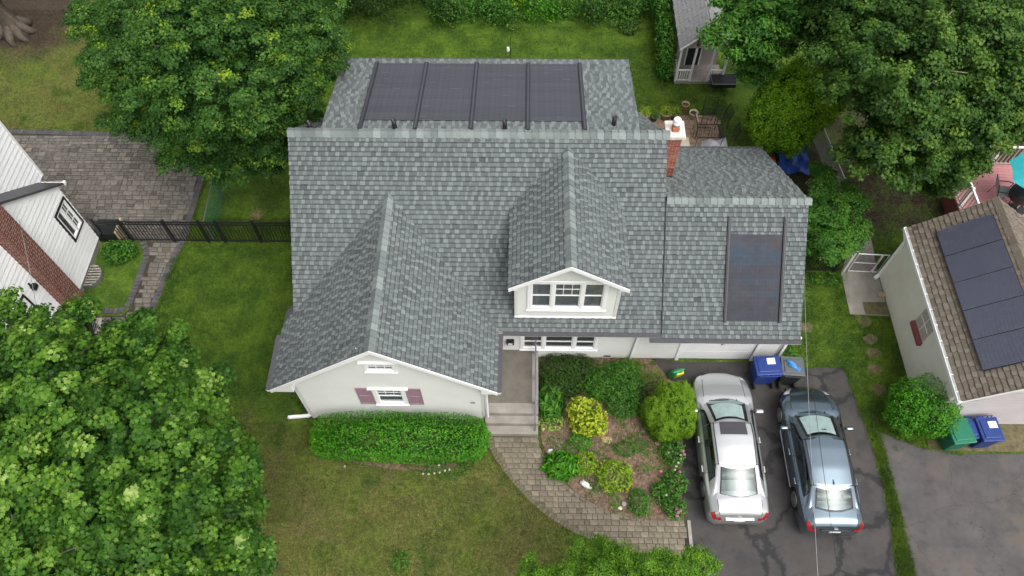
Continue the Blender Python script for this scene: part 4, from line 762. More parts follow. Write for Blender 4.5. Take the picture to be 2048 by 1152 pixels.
for q in (lw,lw2):
    f=window(lhse,TL,*q,trim=.05,rows=1,mull=[q[0],(q[0]+q[1])/2,q[1]],grid=lambda i:(2,3,0) if i==1 else None,back='curtain',sill=False,mt='white')
    e=MB(TL); t=.13; x0,x1,z0,z1=q; e.b2((x0-t,.0,z0-t),(x0-.05,.05,z1+t)).b2((x1+.05,0,z0-t),(x1+t,.05,z1+t)).b2((x0-.05,0,z1+.05),(x1+.05,.05,z1+t)).b2((x0-.05,0,z0-t),(x1+.05,.05,z0-.05)).build('dark_casing','black',f)
lc=MB().b2((WXL,13.0,.3),(-15.45,13.68,9)).build('chimney','mortar',lhse)
bricks(lc,lhse,[((-15.45,13.0,.3),(0,1,0),(1,0,0),.68,6.2),((WXL,13.0,.3),(1,0,0),(0,-1,0),.42,6.2)],mt='brick2',bl=.23,bh=.085,gap=.02,sh=(.5,.2)); MB().b2((WXL,12.92,-.1),(-15.38,13.76,.3)).build('chimney_base','concrete',lc)
rs=slab_pts=[(-15.72,16.5,3.25),(-24,16.5,3.25),(-24,YPK,ZPK+.08),(-15.72,YPK,ZPK+.08)]
def slab2(par,name,pts,mt,th=.07):
    n=(Vector(pts[1])-Vector(pts[0])).cross(Vector(pts[-1])-Vector(pts[0])).normalized(); k=len(pts); vs=[Vector(p) for p in pts]+[Vector(p)-n*th for p in pts]
    return MB().add(vs,[tuple(range(k)),tuple(range(k,2*k))[::-1]]+[(i,k+i,k+(i+1)%k,(i+1)%k) for i in range(k)]).build(name,mt,par)
slab2(lhse,'roof_slope',rs,'gutterdark'); slab2(lhse,'roof_slope',[(-24,10.2,3.25),(-15.72,10.2,3.25),(-15.72,YPK,ZPK+.08),(-24,YPK,ZPK+.08)],'gutterdark')
MB().b2((-15.77,16.46,3.16),(-15.69,16.58,3.27)).b2((-24,16.5,3.1),(-15.72,16.57,3.2)).build('gutter','white',lhse)
TLr=frame((-16.62,0,0),(0,1,0),(1,0,0))
MB().b2((-24,14,3),(-16.72,16.78,6.9)).build('upper_wall','whitesiding',lhse); siding(lhse,TLr,lambda z:14,lambda z:16.88,3.2,6.9,.205,'whitesiding','siding_board',.034,True)
MB().b2((-16.70,16.80,3.2),(-16.58,16.9,6.9)).build('corner_board','white',lhse)
MB().b2((WXL+.0,12.62,2.52),(WXL+.16,12.82,2.68)).b2((WXL,12.66,2.6),(WXL+.06,12.72,2.85)).build('wall_light','black',lhse)
MB().b2((-16.0,16.32,0),(-15.2,17.0,.5)).build('cellar_door','black',lhse); MB().b2((-15.2,16.35,0),(-15.1,17.05,.55)).build('cellar_kerb','tan',lhse)
downspout(lhse,[(WXL+.06,12.6,.5),(WXL+.06,12.6,.25),(WXL+.35,12.75,.2)],.035)
ww=thing('window_well','corrugated metal window well beside the brick chimney','window well',(-15.84,14.7,0)); b=MB(); pts=[(.62*math.sin(a)*.8,.48*math.cos(a)) for a in [math.pi*k/14 for k in range(15)]]
b.add([(p[0],p[1],0) for p in pts]+[(p[0],p[1],.22) for p in pts]+[(p[0]*.93,p[1]*.93,.22) for p in pts]+[(p[0]*.93,p[1]*.93,.02) for p in pts],[(r_*15+i,r_*15+i+1,(r_+1)*15+i+1,(r_+1)*15+i) for r_ in range(3) for i in range(14)]); b.build('rim','steel',ww)
b=MB()
for k in range(8): y=-.4+k*.115; L=.5*math.sqrt(max(.05,1-(y/.5)**2)); b.tube([(0,y,.18),(L,y,.2)],.035,6)
b.build('cover','greystone',ww)
ac=thing('air_conditioner','grey air conditioning condenser beside the white house, half under the tree','air conditioner',(-14.75,12.2,0),.1)
MB().b2((-.4,-.4,.05),(.4,.4,.78)).build('cabinet','greystone',ac,bevel=.03); MB().lathe([(.31,.785),(.31,.80),(.27,.80),(.27,.786)],(0,0,0),24).build('fan_ring','black',ac)
me=MB().b2((-.012,-.36,0),(.012,.36,.006)).mesh('grille_bar','steel')
for k in range(9): inst('grille_bar',me,ac,(-.28+k*.07,0,.80))
lv=MB().b2((.405,-.36,0),(.412,.36,.02)).b2((-.36,-.412,0),(.36,-.405,.02)).mesh('louvre','railblue')
for k in range(9): inst('louvre',lv,ac,(0,0,.12+k*.07))
# ================================================================ FENCES
def picket_fence(label,x0,x1,y,posts,h=1.25,mt='black',sp=.118):
    t=thing('picket_fence',label,'fence',(0,0,0))
    pm=MB().b2((-.045,-.04,0),(.045,.04,h+.06)).box((0,0,h+.075),(.08,.08,.03)).mesh('post',mt)
    for p in posts: inst('post',pm,t,(p,y,0))
    for z in (.12,h-.17,h-.02): MB().b2((x0,y-.02,z-.024),(x1,y+.02,z+.024)).build('rail',mt,t)
    k=MB().b2((-.011,-.011,.05),(.011,.011,h-.0)).mesh('picket',mt); x=x0+.05
    while x<x1: inst('picket',k,t,(x,y,0)) if min(abs(x-p) for p in posts)>.04 else None; x+=sp
    return t
picket_fence('black aluminium picket fence between the white house and the grey roofed house',-15.72,-7.05,16.36,[-15.70,-14.72,-13.1,-11.82,-11.2,-9.85,-8.5])
picket_fence('black picket fence between the garage corner and the chain link gate',8.6,11.35,15.31,[8.65,9.95,11.25],1.2)
def mesh_panel(mb,a,b_,h,z0=.08,step=.09,r=.004):
    a,b_=Vector(a),Vector(b_); d=b_-a; L=d.length; d.normalize(); n=int((L+h)/step)
    for s_ in (0,1):
        for k in range(n):
            x0=k*step-h; p=max(0,x0); q=min(L,x0+h)
            if q-p<.02: continue
            z1,z2=(p-x0),(q-x0)
            if s_: z1,z2=h-z1,h-z2
            P,Q=a+d*p+Vector((0,0,z0+z1)),a+d*q+Vector((0,0,z0+z2)); o=Vector((0,0,r)); w2=Vector((-d.y,d.x,0))*r; mb.add([P-o,Q-o,Q+o,P+o],[(0,1,2,3)]); mb.add([P-w2,Q-w2,Q+w2,P+w2],[(0,1,2,3)])
cg=thing('chain_link_gate','white framed chain link gate standing open over the concrete slab','gate')
for a,b_ in (((11.75,15.3,0),(12.55,15.26,0)),((12.60,15.26,0),(13.0-.2,15.25,0))):
    fr=MB(); fr.tube([(a[0],a[1],.06),(a[0],a[1],1.15),(b_[0],b_[1],1.15),(b_[0],b_[1],.06),(a[0],a[1],.06)],.022,8); fr.tube([(a[0],a[1],.6),(b_[0],b_[1],.6)],.015,6) if b_[0]-a[0]>.5 else None; f=fr.build('gate_frame','alu',cg)
    mb=MB(); mesh_panel(mb,a,b_,1.05,step=.10,r=.0025); o=mb.build('wire_mesh','steel',f); o['kind']='stuff'
MB().tube([(11.62,15.3,0),(11.62,15.3,1.3)],.03,8).build('post','alu',cg); MB().lathe([(.035,1.3),(.04,1.33),(.0,1.37)],(11.62,15.3,0),8).build('post_cap','alu',cg)
MB().box((11.52,15.25,.55),(.02,.10,1.1)).build('gate_stop','alu',cg)
cl=thing('chain_link_fence','green mesh chain link fence running back from the black picket fence','fence')
MB().tube([(-11.65,16.42,1.2),(-11.75,18.4,1.2),(-11.8,20.0,1.2)],.022,6).build('top_rail','steel',cl); mb=MB(); mesh_panel(mb,(-11.65,16.42,0),(-11.8,20.0,0),1.1,step=.08,r=.0025); o=mb.build('wire_mesh','gre' if 0 else 'bingreen',cl); o['kind']='stuff'
for p in ((-11.65,16.42),(-11.75,18.4)): MB().tube([(p[0],p[1],0),(p[0],p[1],1.25)],.028,8).build('post','steel',cl)
cl=thing('chain_link_fence','grey chain link fence by the blue tarp running towards the back trees','fence')
a,b_=(12.0,18.7,0),(11.6,22.3,0); MB().tube([(a[0],a[1],1.1),(b_[0],b_[1],1.1)],.02,6).build('top_rail','alu',cl); mb=MB(); mesh_panel(mb,a,b_,1.0,step=.08,r=.0035); o=mb.build('wire_mesh','steel',cl); o['kind']='stuff'
for p in (a,b_): MB().tube([p,(p[0],p[1],1.15)],.026,8).build('post','steel',cl)
# ================================================================ RIGHT NEIGHBOUR (garage with brown roof and solar panels)
rn=thing('brown_roofed_garage','cream garage at the right edge with brown shingle roof and five dark solar panels','garage')
RX0,RX1,RZE,RZR=12.80,14.97,2.6,4.22; RY0,RY1=9.11,15.39; rsl=(RZR-RZE)/(RX1-RX0); RX2=RX1*2-RX0
MB().b2((12.86,9.5,-.1),(RX2-.06,15.13,2.56)).build('wall','stucco',rn)
MB().add([(12.9,9.49,2.5),(RX2-.1,9.49,2.5),(RX1,9.49,RZR-.12),(12.9,15.14,2.5),(RX2-.1,15.14,2.5),(RX1,15.14,RZR-.12)],[(0,1,2),(5,4,3)]).build('gable_wall','stucco',rn)
siding(rn,frame((0,9.48,0),(1,0,0),(0,-1,0)),lambda z:12.88,lambda z:RX2-.1,.0,2.45,.2,'pinkwall','wall_board',.006,True)
for (A,B,C_,D) in (((RX0,RY1,RZE),(RX0,RY0,RZE),(RX1,RY0,RZR),(RX1,RY1,RZR)),((RX2,RY0,RZE),(RX2,RY1,RZE),(RX1,RY1,RZR),(RX1,RY0,RZR))):
    r=slab2(rn,'roof_slope',[A,B,C_,D],'deckroof'); pb=globals().get('pb_') or Pieces('shingle',rn,'brownshingle'); pb_=pb
    u=Vector(B)-Vector(A); v=Vector(D)-Vector(A); shingles(pb,r,A,u,v,u.length,v.length-.04,expo=.16,tab=(.14,.28),skip=(lambda p:13.45<p.x<14.62 and 9.9<p.y<14.75) if A[0]==RX0 else None)
pb_.flush()
caps(rn,(RX1,RY0,RZR),(RX1,RY1,RZR),(0,0,1),(-1,0,-rsl),(1,0,-rsl),wd=.2,expo=.30,mt='brownsurf')
g_=MB().b2((RX0-.11,RY0,RZE-.1),(RX0-.095,RY1,RZE+.02)).b2((RX0-.095,RY0,RZE-.1),(RX0,RY1,RZE-.085)).b2((RX0-.095,RY0,RZE-.085),(RX0,RY0+.015,RZE+.02)).b2((RX0-.095,RY1-.015,RZE-.085),(RX0,RY1,RZE+.02)).b2((RX0-.0,RY0,RZE-.13),(RX0+.01,RY1,RZE-.01)).build('gutter','white',rn)
me=MB().b2((-.05,-.012,0),(.05,.012,.012)).mesh('gutter_strap','white')
for k in range(11): inst('gutter_strap',me,g_,(RX0-.05,RY0+.3+k*.56,RZE+.015))
MB().add([(RX0-.02,RY0-.01,RZE+.02),(RX1,RY0-.01,RZR+.02),(RX1,RY0-.01,RZR-.12),(RX0-.02,RY0-.01,RZE-.12)],[(0,1,2,3)]).b2((RX0-.1,RY0-.03,RZE-.13),(RX0+.01,RY0,RZE+.03)).build('rake_board','white',rn)
MB().add([(RX0,RY0+.01,RZE-.13),(12.9,9.48,2.2),(13.5,9.48,2.3),(13.5,RY0+.05,2.6)],[(0,1,2,3),(3,2,1,0)]).build('soffit','white',rn)
downspout(rn,[(RX0-.02,RY1-.1,RZE-.1),(12.82,15.05,RZE-.3),(12.80,15.09,.1),(12.66,15.0,.06)],.06)
TR=frame((12.86,0,0),(0,-1,0),(-1,0,0)) 
q=(-12.42,-11.73,1.52,2.28); f=MB(TR).b2((q[0]-.06,0,q[2]-.06),(q[1]+.06,.02,q[3]+.06)).build('window','beige',rn)
for i in range(2):
    for j in range(2): x=q[0]+.02+i*.345; z=q[2]+.02+j*.38; MB(TR).b2((x,.021,z),(x+.31,.025,z+.34)).build('pane','curtain',f)
MB(TR).b2((-.012+(q[0]+q[1])/2,.02,q[2]),((q[0]+q[1])/2+.012,.045,q[3])).b2((q[0],.02,1.885),(q[1],.044,1.915)).build('muntin','stucco',f)
MB(TR).b2((q[0]-.06,.0,q[2]-.26),(q[1]+.1,.13,q[2]-.08)).build('window_box','darkred' if 0 else 'deckred',f)
def onr(x,h=0): return RZE+(x-RX0)*rsl+.05+h
ang=math.atan(rsl); Lp=1.66
for k in range(5):
    y0=9.84+k*.998; c=Vector((14.03,y0+.49,onr(14.03)+.06)); M4=Matrix.Rotation(-ang,4,'Y')
    p=MB().box(c,(Lp,.985,.035),M4=M4).build('solar_panel','pvframe',rn); MB().box(c+Vector((-math.sin(ang),0,math.cos(ang)))*.02,(Lp-.03,.955,.006),M4=M4).build('cell_sheet','pv',p)
    bb=MB()
    for j in range(30): o=-.47+.0325*(j+.5); bb.box(c+Vector((-math.sin(ang),0,math.cos(ang)))*.0245+Vector((0,o,0)),(Lp-.04,.013,.002),M4=M4)
    o=bb.build('busbar','pvline',p); o['kind']='stuff'
# ================================================================ BACKYARD SHED
sh=thing('garden_shed','small grey roofed playhouse shed with white railed porch under the trees','shed')
SX0,SX1,SXM=6.35,8.35,7.35; SY0,SYW,SY1=24.9,25.9,29.5
MB().b2((SX0+.1,SYW,.1),(SX1-.1,SY1-.1,2.0)).build('wall','shedwall',sh); MB().b2((SX0+.02,SY0-.05,0),(SX1+.05,SYW,.14)).build('porch_floor','greystone',sh)
for s_ in (1,-1):
    xe=SX0-.1 if s_>0 else SX1+.1; pts=[(xe,SY1,2.0),(xe,SY0-.15,2.0),(SXM,SY0-.15,3.0),(SXM,SY1,3.0)]; r=slab2(sh,'roof_slope',pts if s_>0 else [pts[1],pts[0],pts[3],pts[2]],'deckroof')
    ps=Pieces('shingle',sh,'shedshingle',40 if s_>0 else 0); u=Vector(pts[1])-Vector(pts[0]); v=Vector(pts[3])-Vector(pts[0])
    shingles(ps,r,pts[0] if s_>0 else pts[1],u if s_>0 else -u,v,u.length,v.length-.02,expo=.2,tab=(.28,.3),sh=(.4,.6)); ps.flush()
    a=(xe,SY0-.17,2.0); b_=(SXM,SY0-.17,3.0); MB().add([a,b_,(b_[0],b_[1],2.9),(a[0],a[1],1.9),(a[0],a[1]-.03,2.0),(b_[0],b_[1]-.03,3.0),(b_[0],b_[1]-.03,2.9),(a[0],a[1]-.03,1.9)],[(0,1,2,3),(7,6,5,4),(0,4,5,1),(3,2,6,7)]).build('rake_board','white',sh)
siding(sh,frame((0,SY0-.05,0),(1,0,0),(0,-1,0)),lambda z:SX0+(z-2.0)/1.0 if z>2 else SX0,lambda z:SX1-(z-2.0)/1.0 if z>2 else SX1,1.95,2.92,.11,'shedwall','siding',.012)
MB().b2((SX0,SY0-.04,1.9),(SX1,SY0+.02,2.95)).v and None
MB().add([(SX0,SY0-.045,1.95),(SX1,SY0-.045,1.95),(SXM,SY0-.045,2.95)],[(0,1,2)]).build('gable_panel','shedwall',sh)
Ts=frame((0,SY0-.07,0),(1,0,0),(0,-1,0)); fw=MB(Ts).b2((7.1,0,2.12),(7.6,.03,2.62)).build('window','white',sh); MB(Ts).b2((7.14,.03,2.16),(7.56,.034,2.58)).build('pane','dark',fw); MB(Ts).b2((7.34,.034,2.16),(7.36,.05,2.58)).b2((7.14,.034,2.38),(7.56,.048,2.40)).b2((7.14,.034,2.49),(7.56,.046,2.505)).build('muntin','white',fw)
for x in (6.93,7.62): MB(Ts).b2((x,0,2.1),(x+.15,.04,2.64)).build('shutter','darkred',sh)
pm=MB().b2((-.04,-.04,.1),(.04,.04,2.0)).mesh('porch_post','white')
for x in (SX0+.04,7.0,7.75,SX1-.0): inst('porch_post',pm,sh,(x,SY0,0))
bm=MB().b2((-.015,-.012,.18),(.015,.012,.72)).mesh('baluster','white')
for x0,x1 in ((SX0+.04,7.0),(7.75,SX1)):
    MB().b2((x0,SY0-.03,.70),(x1,SY0+.03,.76)).b2((x0,SY0-.02,.17),(x1,SY0+.02,.21)).build('rail','white',sh); n=6 if x0<7 else 4
    for k in range(n): inst('baluster',bm,sh,(x0+(x1-x0)*(k+.7)/(n+.4),SY0,0))
MB().b2((SX0,SY0,.70),(SX0+.05,SYW,.76)).build('rail','white',sh)
for k in range(5): inst('baluster',bm,sh,(SX0+.03,SY0+.15+k*.17,0))
MB().b2((6.9,SYW-.01,.12),(7.45,SYW+.0-.03,1.8)).build('door','dark',sh); MB().b2((6.84,SYW-.04,.12),(6.9,SYW,1.85)).b2((7.45,SYW-.04,.12),(7.51,SYW,1.85)).build('door_frame','white',sh)
# ================================================================ PINK DECK
dk=thing('pink_deck','pink painted deck with white railing behind the brown roofed garage','deck'); DX0,DX1,DY0,DY1,DZ=16.05,20.5,15.6,19.75,.8
me=MB().b2((0,-.066,-.03),(DX1-DX0,.066,0)).mesh('deck_board','deckp'); y=DY0+.07
while y<DY1: inst('deck_board',me,dk,(DX0,y,DZ)); y+=.14
MB().b2((DX0-.03,DY0,.0),(DX0,DY1,DZ-.02)).b2((DX0,DY1,0),(DX1,DY1+.03,DZ-.02)).build('skirt','deckred',dk); MB().b2((DX0+.0,DY0,.0),(DX1,DY1,DZ-.05)).build('frame','deckred',dk)
for (a,b_) in (((DX0+.04,DY0),(DX0+.04,DY1)),((DX0+.04,DY1-.04),(DX1,DY1-.04))):
    MB().b2((a[0]-.035,a[1]-.035,DZ+.98),(b_[0]+.035,b_[1]+.035,DZ+1.03)).build('top_rail','white',dk); MB().b2((a[0]-.02,a[1]-.02,DZ+.1),(b_[0]+.02,b_[1]+.02,DZ+.14)).build('bottom_rail','beige',dk)
    bl=MB().b2((-.018,-.018,DZ+.1),(.018,.018,DZ+.98)).mesh('baluster','beige'); L=max(b_[0]-a[0],b_[1]-a[1]); n=int(L/.16)
    for k in range(n): inst('baluster',bl,dk,(a[0]+(b_[0]-a[0])*(k+.5)/n,a[1]+(b_[1]-a[1])*(k+.5)/n,0))
for p in ((DX0+.04,DY1-.04),(DX0+.04,17.7),(17.8,DY1-.04),(19.4,DY1-.04)): MB().box((p[0],p[1],DZ+.52),(.09,.09,1.1)).build('post','white',dk)
um=thing('patio_umbrella','turquoise patio umbrella over the pink deck','umbrella',(18.12,17.58,2.7)); ux,uy,uz=um.location
b=MB(); n=8; 
for k in range(n):
    a0,a1=2*math.pi*k/n+.2,2*math.pi*(k+1)/n+.2; b.add([(0,0,.45),(1.25*math.cos(a0),1.25*math.sin(a0),0),(1.12*math.cos((a0+a1)/2),1.12*math.sin((a0+a1)/2),.03),(1.25*math.cos(a1),1.25*math.sin(a1),0)],[(0,1,2),(0,2,3),(2,1,0),(3,2,0)])
b.build('canopy','cyan',um); b=MB().tube([(0,0,-1.9),(0,0,.5)],.022,8).build('pole','alu',um); MB().lathe([(.3,-1.9),(.3,-1.85),(.05,-1.8)],(0,0,0),16).build('base','black',um)
for k in range(n): a0=2*math.pi*k/n+.2; MB().tube([(.02,0,.44),(1.23*math.cos(a0),1.23*math.sin(a0),-.01)],.008,5).build('rib','alu',um)
def sling_chair(label,loc,rz,fabric='sling',group=None,fr='black'):
    t=thing('patio_chair',label,'chair',loc,rz,group)
    MB().add([(-.25,-.24,.42),(.25,-.24,.42),(.25,.22,.45),(-.25,.22,.45),(-.25,-.24,.40),(.25,-.24,.40),(.25,.22,.43),(-.25,.22,.43)],[(0,1,2,3),(7,6,5,4),(0,4,5,1),(1,5,6,2),(2,6,7,3),(3,7,4,0)]).build('seat',fabric,t)
    MB().add([(-.25,-.26,.44),(.25,-.26,.44),(.24,-.45,.98),(-.24,-.45,.98),(-.25,-.28,.44),(.25,-.28,.44),(.24,-.47,.98),(-.24,-.47,.98)],[(0,1,2,3),(7,6,5,4),(0,4,5,1),(1,5,6,2),(2,6,7,3),(3,7,4,0)]).build('backrest',fabric,t)
    for s_ in (-1,1):
        MB().tube([(s_*.27,-.48,1.0),(s_*.27,-.26,.42),(s_*.27,-.34,0)],.016,6).build('leg',fr,t); MB().tube([(s_*.27,.24,.43),(s_*.29,.28,0)],.016,6).build('leg',fr,t); MB().tube([(s_*.27,-.34,.66),(s_*.3,.1,.66),(s_*.29,.27,.62),(s_*.28,.25,.43)],.02,6).build('armrest',fr,t)
    return t
sling_chair('grey sling chair with black frame on the pink deck',(17.58,18.03,0.85),-1.75)
gt=thing('round_grill','black ribbed round grill on the deck beside the grey sling chair','grill',(18.03,17.75,1.2)); gt.location.z=.8
b=MB().lathe([(.42,.62),(.44,.75),(.43,.82),(.35,.93),(.15,1.0),(.0,1.02)],(0,0,0),24).build('lid','blackp',gt,True); MB().lathe([(.2,.35),(.38,.5),(.43,.62),(.43,.7)],(0,0,0),24).build('bowl','black',gt,True)
for k in range(14): x=-.39+k*.06; L=math.sqrt(max(0,.41**2-x*x)); MB().tube([(x,-L,.84),(x,-L*.5,.99-abs(x)*.25),(x,0,1.03-abs(x)*.3),(x,L*.5,.99-abs(x)*.25),(x,L,.84)],.012,5).build('rib','black',gt)
for k in range(3): a=2.1*k; MB().tube([(.3*math.cos(a),.3*math.sin(a),.5),(.42*math.cos(a),.42*math.sin(a),0)],.015,6).build('leg','black',gt)
# ================================================================ CARS
def car(name,label,cat,loc,rz,L,W,paint,P):
    """P: stations for the body (y,w,ztop,zbelt,zlow) and cabin data"""
    root=thing(name,label,cat,loc,rz); st=P['st']; ys=[s_[0] for s_ in st]
    hubs=P['hubs']; ra=.375
    cab=P['cab']; cowl,rf,rr,rb=cab['cowl'],cab['rf'],cab['rr'],cab['rb']
    grid=sorted(set([round(ys[0]+(ys[-1]-ys[0])*k/100,3) for k in range(101)]+[round(h+ra*c,3) for h in hubs for c in (-1,-.98,-.9,-.75,-.5,0,.5,.75,.9,.98,1)]+[round(d+e,3) for d in P['gaps'] for e in (-.006,.006)]))
    def itp(y,k):
        def hs(a): return np.interp(a,ys,[s_[k] for s_ in st])
        return float((hs(y-.05)+2*hs(y)+hs(y+.05))/4)
    def zl(y):
        z=itp(y,4)
        for h in hubs:
            if abs(y-h)<ra: z=max(z,.33+math.sqrt(ra*ra-(y-h)**2))
        return z
    def sec(y):
        w,zt,zb=itp(y,1),itp(y,2),itp(y,3); z0=zl(y); k=1
        f=lambda t:z0+(zb-z0)*t
        return [(w-.05,z0),(w-.012,f(.12)),(w,f(.42)),(w-.004,f(.66)),(w-.018,f(.84)),(w-.045,f(.95)),(w-.10,zb),(w*.72,zb+.6*(zt-zb)),(w*.70,zb+.63*(zt-zb)),(w*.4,zb+.92*(zt-zb)),(0,zt)]
    rows=[]
    for y in grid: s_=sec(y); rows.append([(x,y,z) for x,z in s_]+[(-x,y,z) for x,z in s_[::-1][1:]])
    n=len(rows[0]); parts={}
    def put(k,*vs): parts.setdefault(k,MB()).add(vs,[tuple(range(len(vs)))])
    g=P['gaps'] # rear door back, B, front door front ; hood back, trunk front
    for i in range(len(grid)-1):
        ym=(grid[i]+grid[i+1])/2; gap=any(abs(ym-d)<.006 for d in g[:3])
        for j in range(n-1):
            r=j if j<10 else n-2-j; a,b_,c,d=rows[i][j],rows[i][j+1],rows[i+1][j+1],rows[i+1][j]
            topz=r>=8; 
            if r>=7 and rb+.24<ym<cowl-.24: continue
            if gap and 1<=r<=6: k='gap'
            elif r==7 and (ym<rb or ym>cowl) and ys[0]+.12<ym<ys[-1]-.35: k='gap'
            elif topz and ym>cowl+.0 and ym<ys[-1]-.22: k='hood'
            elif topz and ym<rb and ym>ys[0]+.10: k='trunk_lid'
            elif 1<=r<=5 and g[0]<ym<g[1]: k='door:r'+('l' if j<10 else 'r')
            elif 1<=r<=5 and g[1]<ym<g[2]: k='door:f'+('l' if j<10 else 'r')
            else: k='body'
            put(k,a,d,c,b_)
    for e,sg in ((0,1),(-1,-1)): put('body',*(rows[e] if sg>0 else rows[e][::-1]))
    def weld(mb,name,mt,par,sm=True,ang=40):
        o=mb.build(name,mt,par); bm=bmesh.new(); bm.from_mesh(o.data); bmesh.ops.remove_doubles(bm,verts=bm.verts,dist=.0008); bmesh.ops.recalc_face_normals(bm,faces=bm.faces) if name=='body' and 0 else None; bm.to_mesh(o.data); bm.free()
        if sm: o.data.shade_smooth()
        return o
    body=weld(parts['body'],'body',paint,root)
    # cabin
    zc=lambda y: float(np.interp(y,[q[0] for q in cab['prof']],[q[1] for q in cab['prof']])); zcs=lambda y:(zc(y-.07)+2*zc(y)+zc(y+.07))/4
    wr=lambda y: float(np.interp(y,[q[0] for q in cab['wr']],[q[1] for q in cab['wr']]))
    def C(y,s_,off=0):
        sg=1 if s_>=0 else -1; s_=abs(s_); W_=wr(y); zt=zcs(y); wb=itp(y,1)-.095; zb=itp(y,3)+.0; curve=.16*(s_*2 if s_<.5 else 1)**2*(1 if y>rf-.05 or y<rr+.05 else .25)
        ysh=(-curve if y>(cowl+rb)/2 else curve)*(1 if (y>rf-.4 or y<rr+.3) else 0)*min(1,max((y-(rf-.4))/.5,((rr+.3)-y)/.5,0))
        if s_<=.5: t=s_*2; x=W_*t; z=zt-.055*t**2.6
        else: t=(s_-.5)*2; x=W_+(wb-W_)*(t**.8); ze=zt-.055; z=ze+(zb-ze)*(t**1.15); 
        v=Vector((sg*x,y+ysh*(1 if s_<=.5 else 1-(s_-.5)*1.6),max(z,zb-.02)))
        if off: v+=Vector((sg*(.1 if s_<=.5 else .9),0,.99 if s_<=.5 else .3)).normalized()*off
        return v
    Y=sorted(set([rb,cowl]+[round(rb+(cowl-rb)*k/56,3) for k in range(57)]+[rf,rr]+list(cab['side'])+[rf-.04,rf+.04,rr-.04,rr+.04]+[P['gaps'][1]-.05,P['gaps'][1]+.05])); SS=[-1,-.95,-.93,-.85,-.75,-.66,-.60,-.57,-.53,-.5,-.47,-.43,-.40,-.3,-.2,-.1,0]; SS=SS+[-q for q in SS[::-1][1:]]
    cm={}
    B_=P['gaps'][1]; sd=cab['side']
    for i in range(len(Y)-1):
        ym=(Y[i]+Y[i+1])/2
        for j in range(len(SS)-1):
            sm=abs((SS[j]+SS[j+1])/2); k='roof'
            if sm<.43 and ym>rf+.04 and ym<cowl: k='windshield' if sm<.40 and ym<cowl-.06 else 'trim'
            elif sm<.43 and ym<rr-.04 and ym>rb: k='rear_window' if sm<.40 and ym>rb+.05 else 'trim'
            elif .57<sm<.95 and sd[0]<ym<sd[-1]:
                if sm>.93 or sm<.60 or abs(ym-B_)<.05 or ym-sd[0]<.06 or sd[-1]-ym<.06: k='trim'
                else: k='side_window'+('f' if ym>B_ else 'r')+('p' if SS[j]>=0 else 'n')
            elif .47<sm<.5 and rr<ym<rf: k='drip'
            cm.setdefault(k,MB()).add([C(Y[i],SS[j]),C(Y[i],SS[j+1]),C(Y[i+1],SS[j+1]),C(Y[i+1],SS[j])],[(0,1,2,3)])
    weld(cm['roof'],'roof',paint,root); weld(cm['trim'],'window_trim','carblack',root); weld(cm['drip'],'roof_moulding','carblack',root)
    for k,mb in cm.items():
        if k.startswith('side_window'): weld(mb,'side_window','carglassside',root)
        if k in('windshield','rear_window'): weld(mb,k,'carglass',root)
    weld(parts['hood'],'hood',paint,root); weld(parts['trunk_lid'],'trunk_lid',paint,root); weld(parts['gap'],'panel_gap','carblack',root)
    for k in parts:
        if k.startswith('door:'):
            d=weld(parts[k],'door',paint,root); x=-1 if k[-1]=='r' else 1; yy=g[0]+.12 if k[5]=='r' else g[1]+.12; w_=itp(yy,1)
            MB().box((x*(w_+.012),yy+.05,itp(yy,3)-.13),(.035,.19,.035)).build('handle',P.get('handle',paint),d,bevel=.008)
    # underbody, interior
    MB().b2((-W/2+.22,ys[0]+.15,.18),(W/2-.22,ys[-1]-.15,.62)).build('underbody','carblack',root); MB().b2((-W/2+.14,rb+.1,.60),(W/2-.14,cowl-.1,.64)).build('cabin_floor','carblack',root)
    MB().b2((-W/2+.16,cowl-.55,.62),(W/2-.16,cowl-.02,.90)).build('dashboard','carblack',root,bevel=.03); MB().b2((-.62,rb+.02,.62),(.62,rr-.25,.985)).build('parcel_shelf','seat',root)
    for sx in (-.37,.37):
        s_=MB().b2((sx-.24,.0,.62),(sx+.24,.5,.80)).build('seat','seat',root,bevel=.05); MB().b2((sx-.23,-.14,.7),(sx+.23,.02,1.18)).build('backrest','seat',s_,bevel=.05); MB().b2((sx-.12,-.15,1.19),(sx+.12,-.05,1.33)).build('headrest','seat',s_,bevel=.04)
    s_=MB().b2((-.62,rr+.0,.62),(.62,rr+.45,.80)).build('rear_seat','seat',root,bevel=.05); MB().b2((-.62,rr-.2,.7),(.62,rr-.02,1.13)).build('backrest','seat',s_,bevel=.05)
    for sx in (-.38,.38): MB().b2((sx-.11,rr-.22,1.12),(sx+.11,rr-.12,1.24)).build('headrest','seat',s_,bevel=.03)
    # sunshade behind windshield
    mb=MB(); yy=[rf+.14+(cowl-.22-rf-.14)*k/7 for k in range(8)]; ss=[-.36+.72*k/12 for k in range(13)]
    for i in range(7):
        for j in range(12): mb.add([C(yy[i],ss[j],-.045),C(yy[i],ss[j+1],-.045),C(yy[i+1],ss[j+1],-.045),C(yy[i+1],ss[j],-.045)],[(0,1,2,3)])
    mb.build('sunshade','shade',root)
    wb_=MB()
    for sx in (-.35,.25): wb_.tube([C(cowl-.04,sx,.02),C(cowl-.10,sx*.3+.18,.022)],.011,5)
    wb_.build('wiper','carblack',root)
    # wheels
    tp=[(.20,-.10),(.30,-.105),(.325,-.085),(.33,-.05),(.33,.05),(.325,.085),(.30,.105),(.20,.10)]
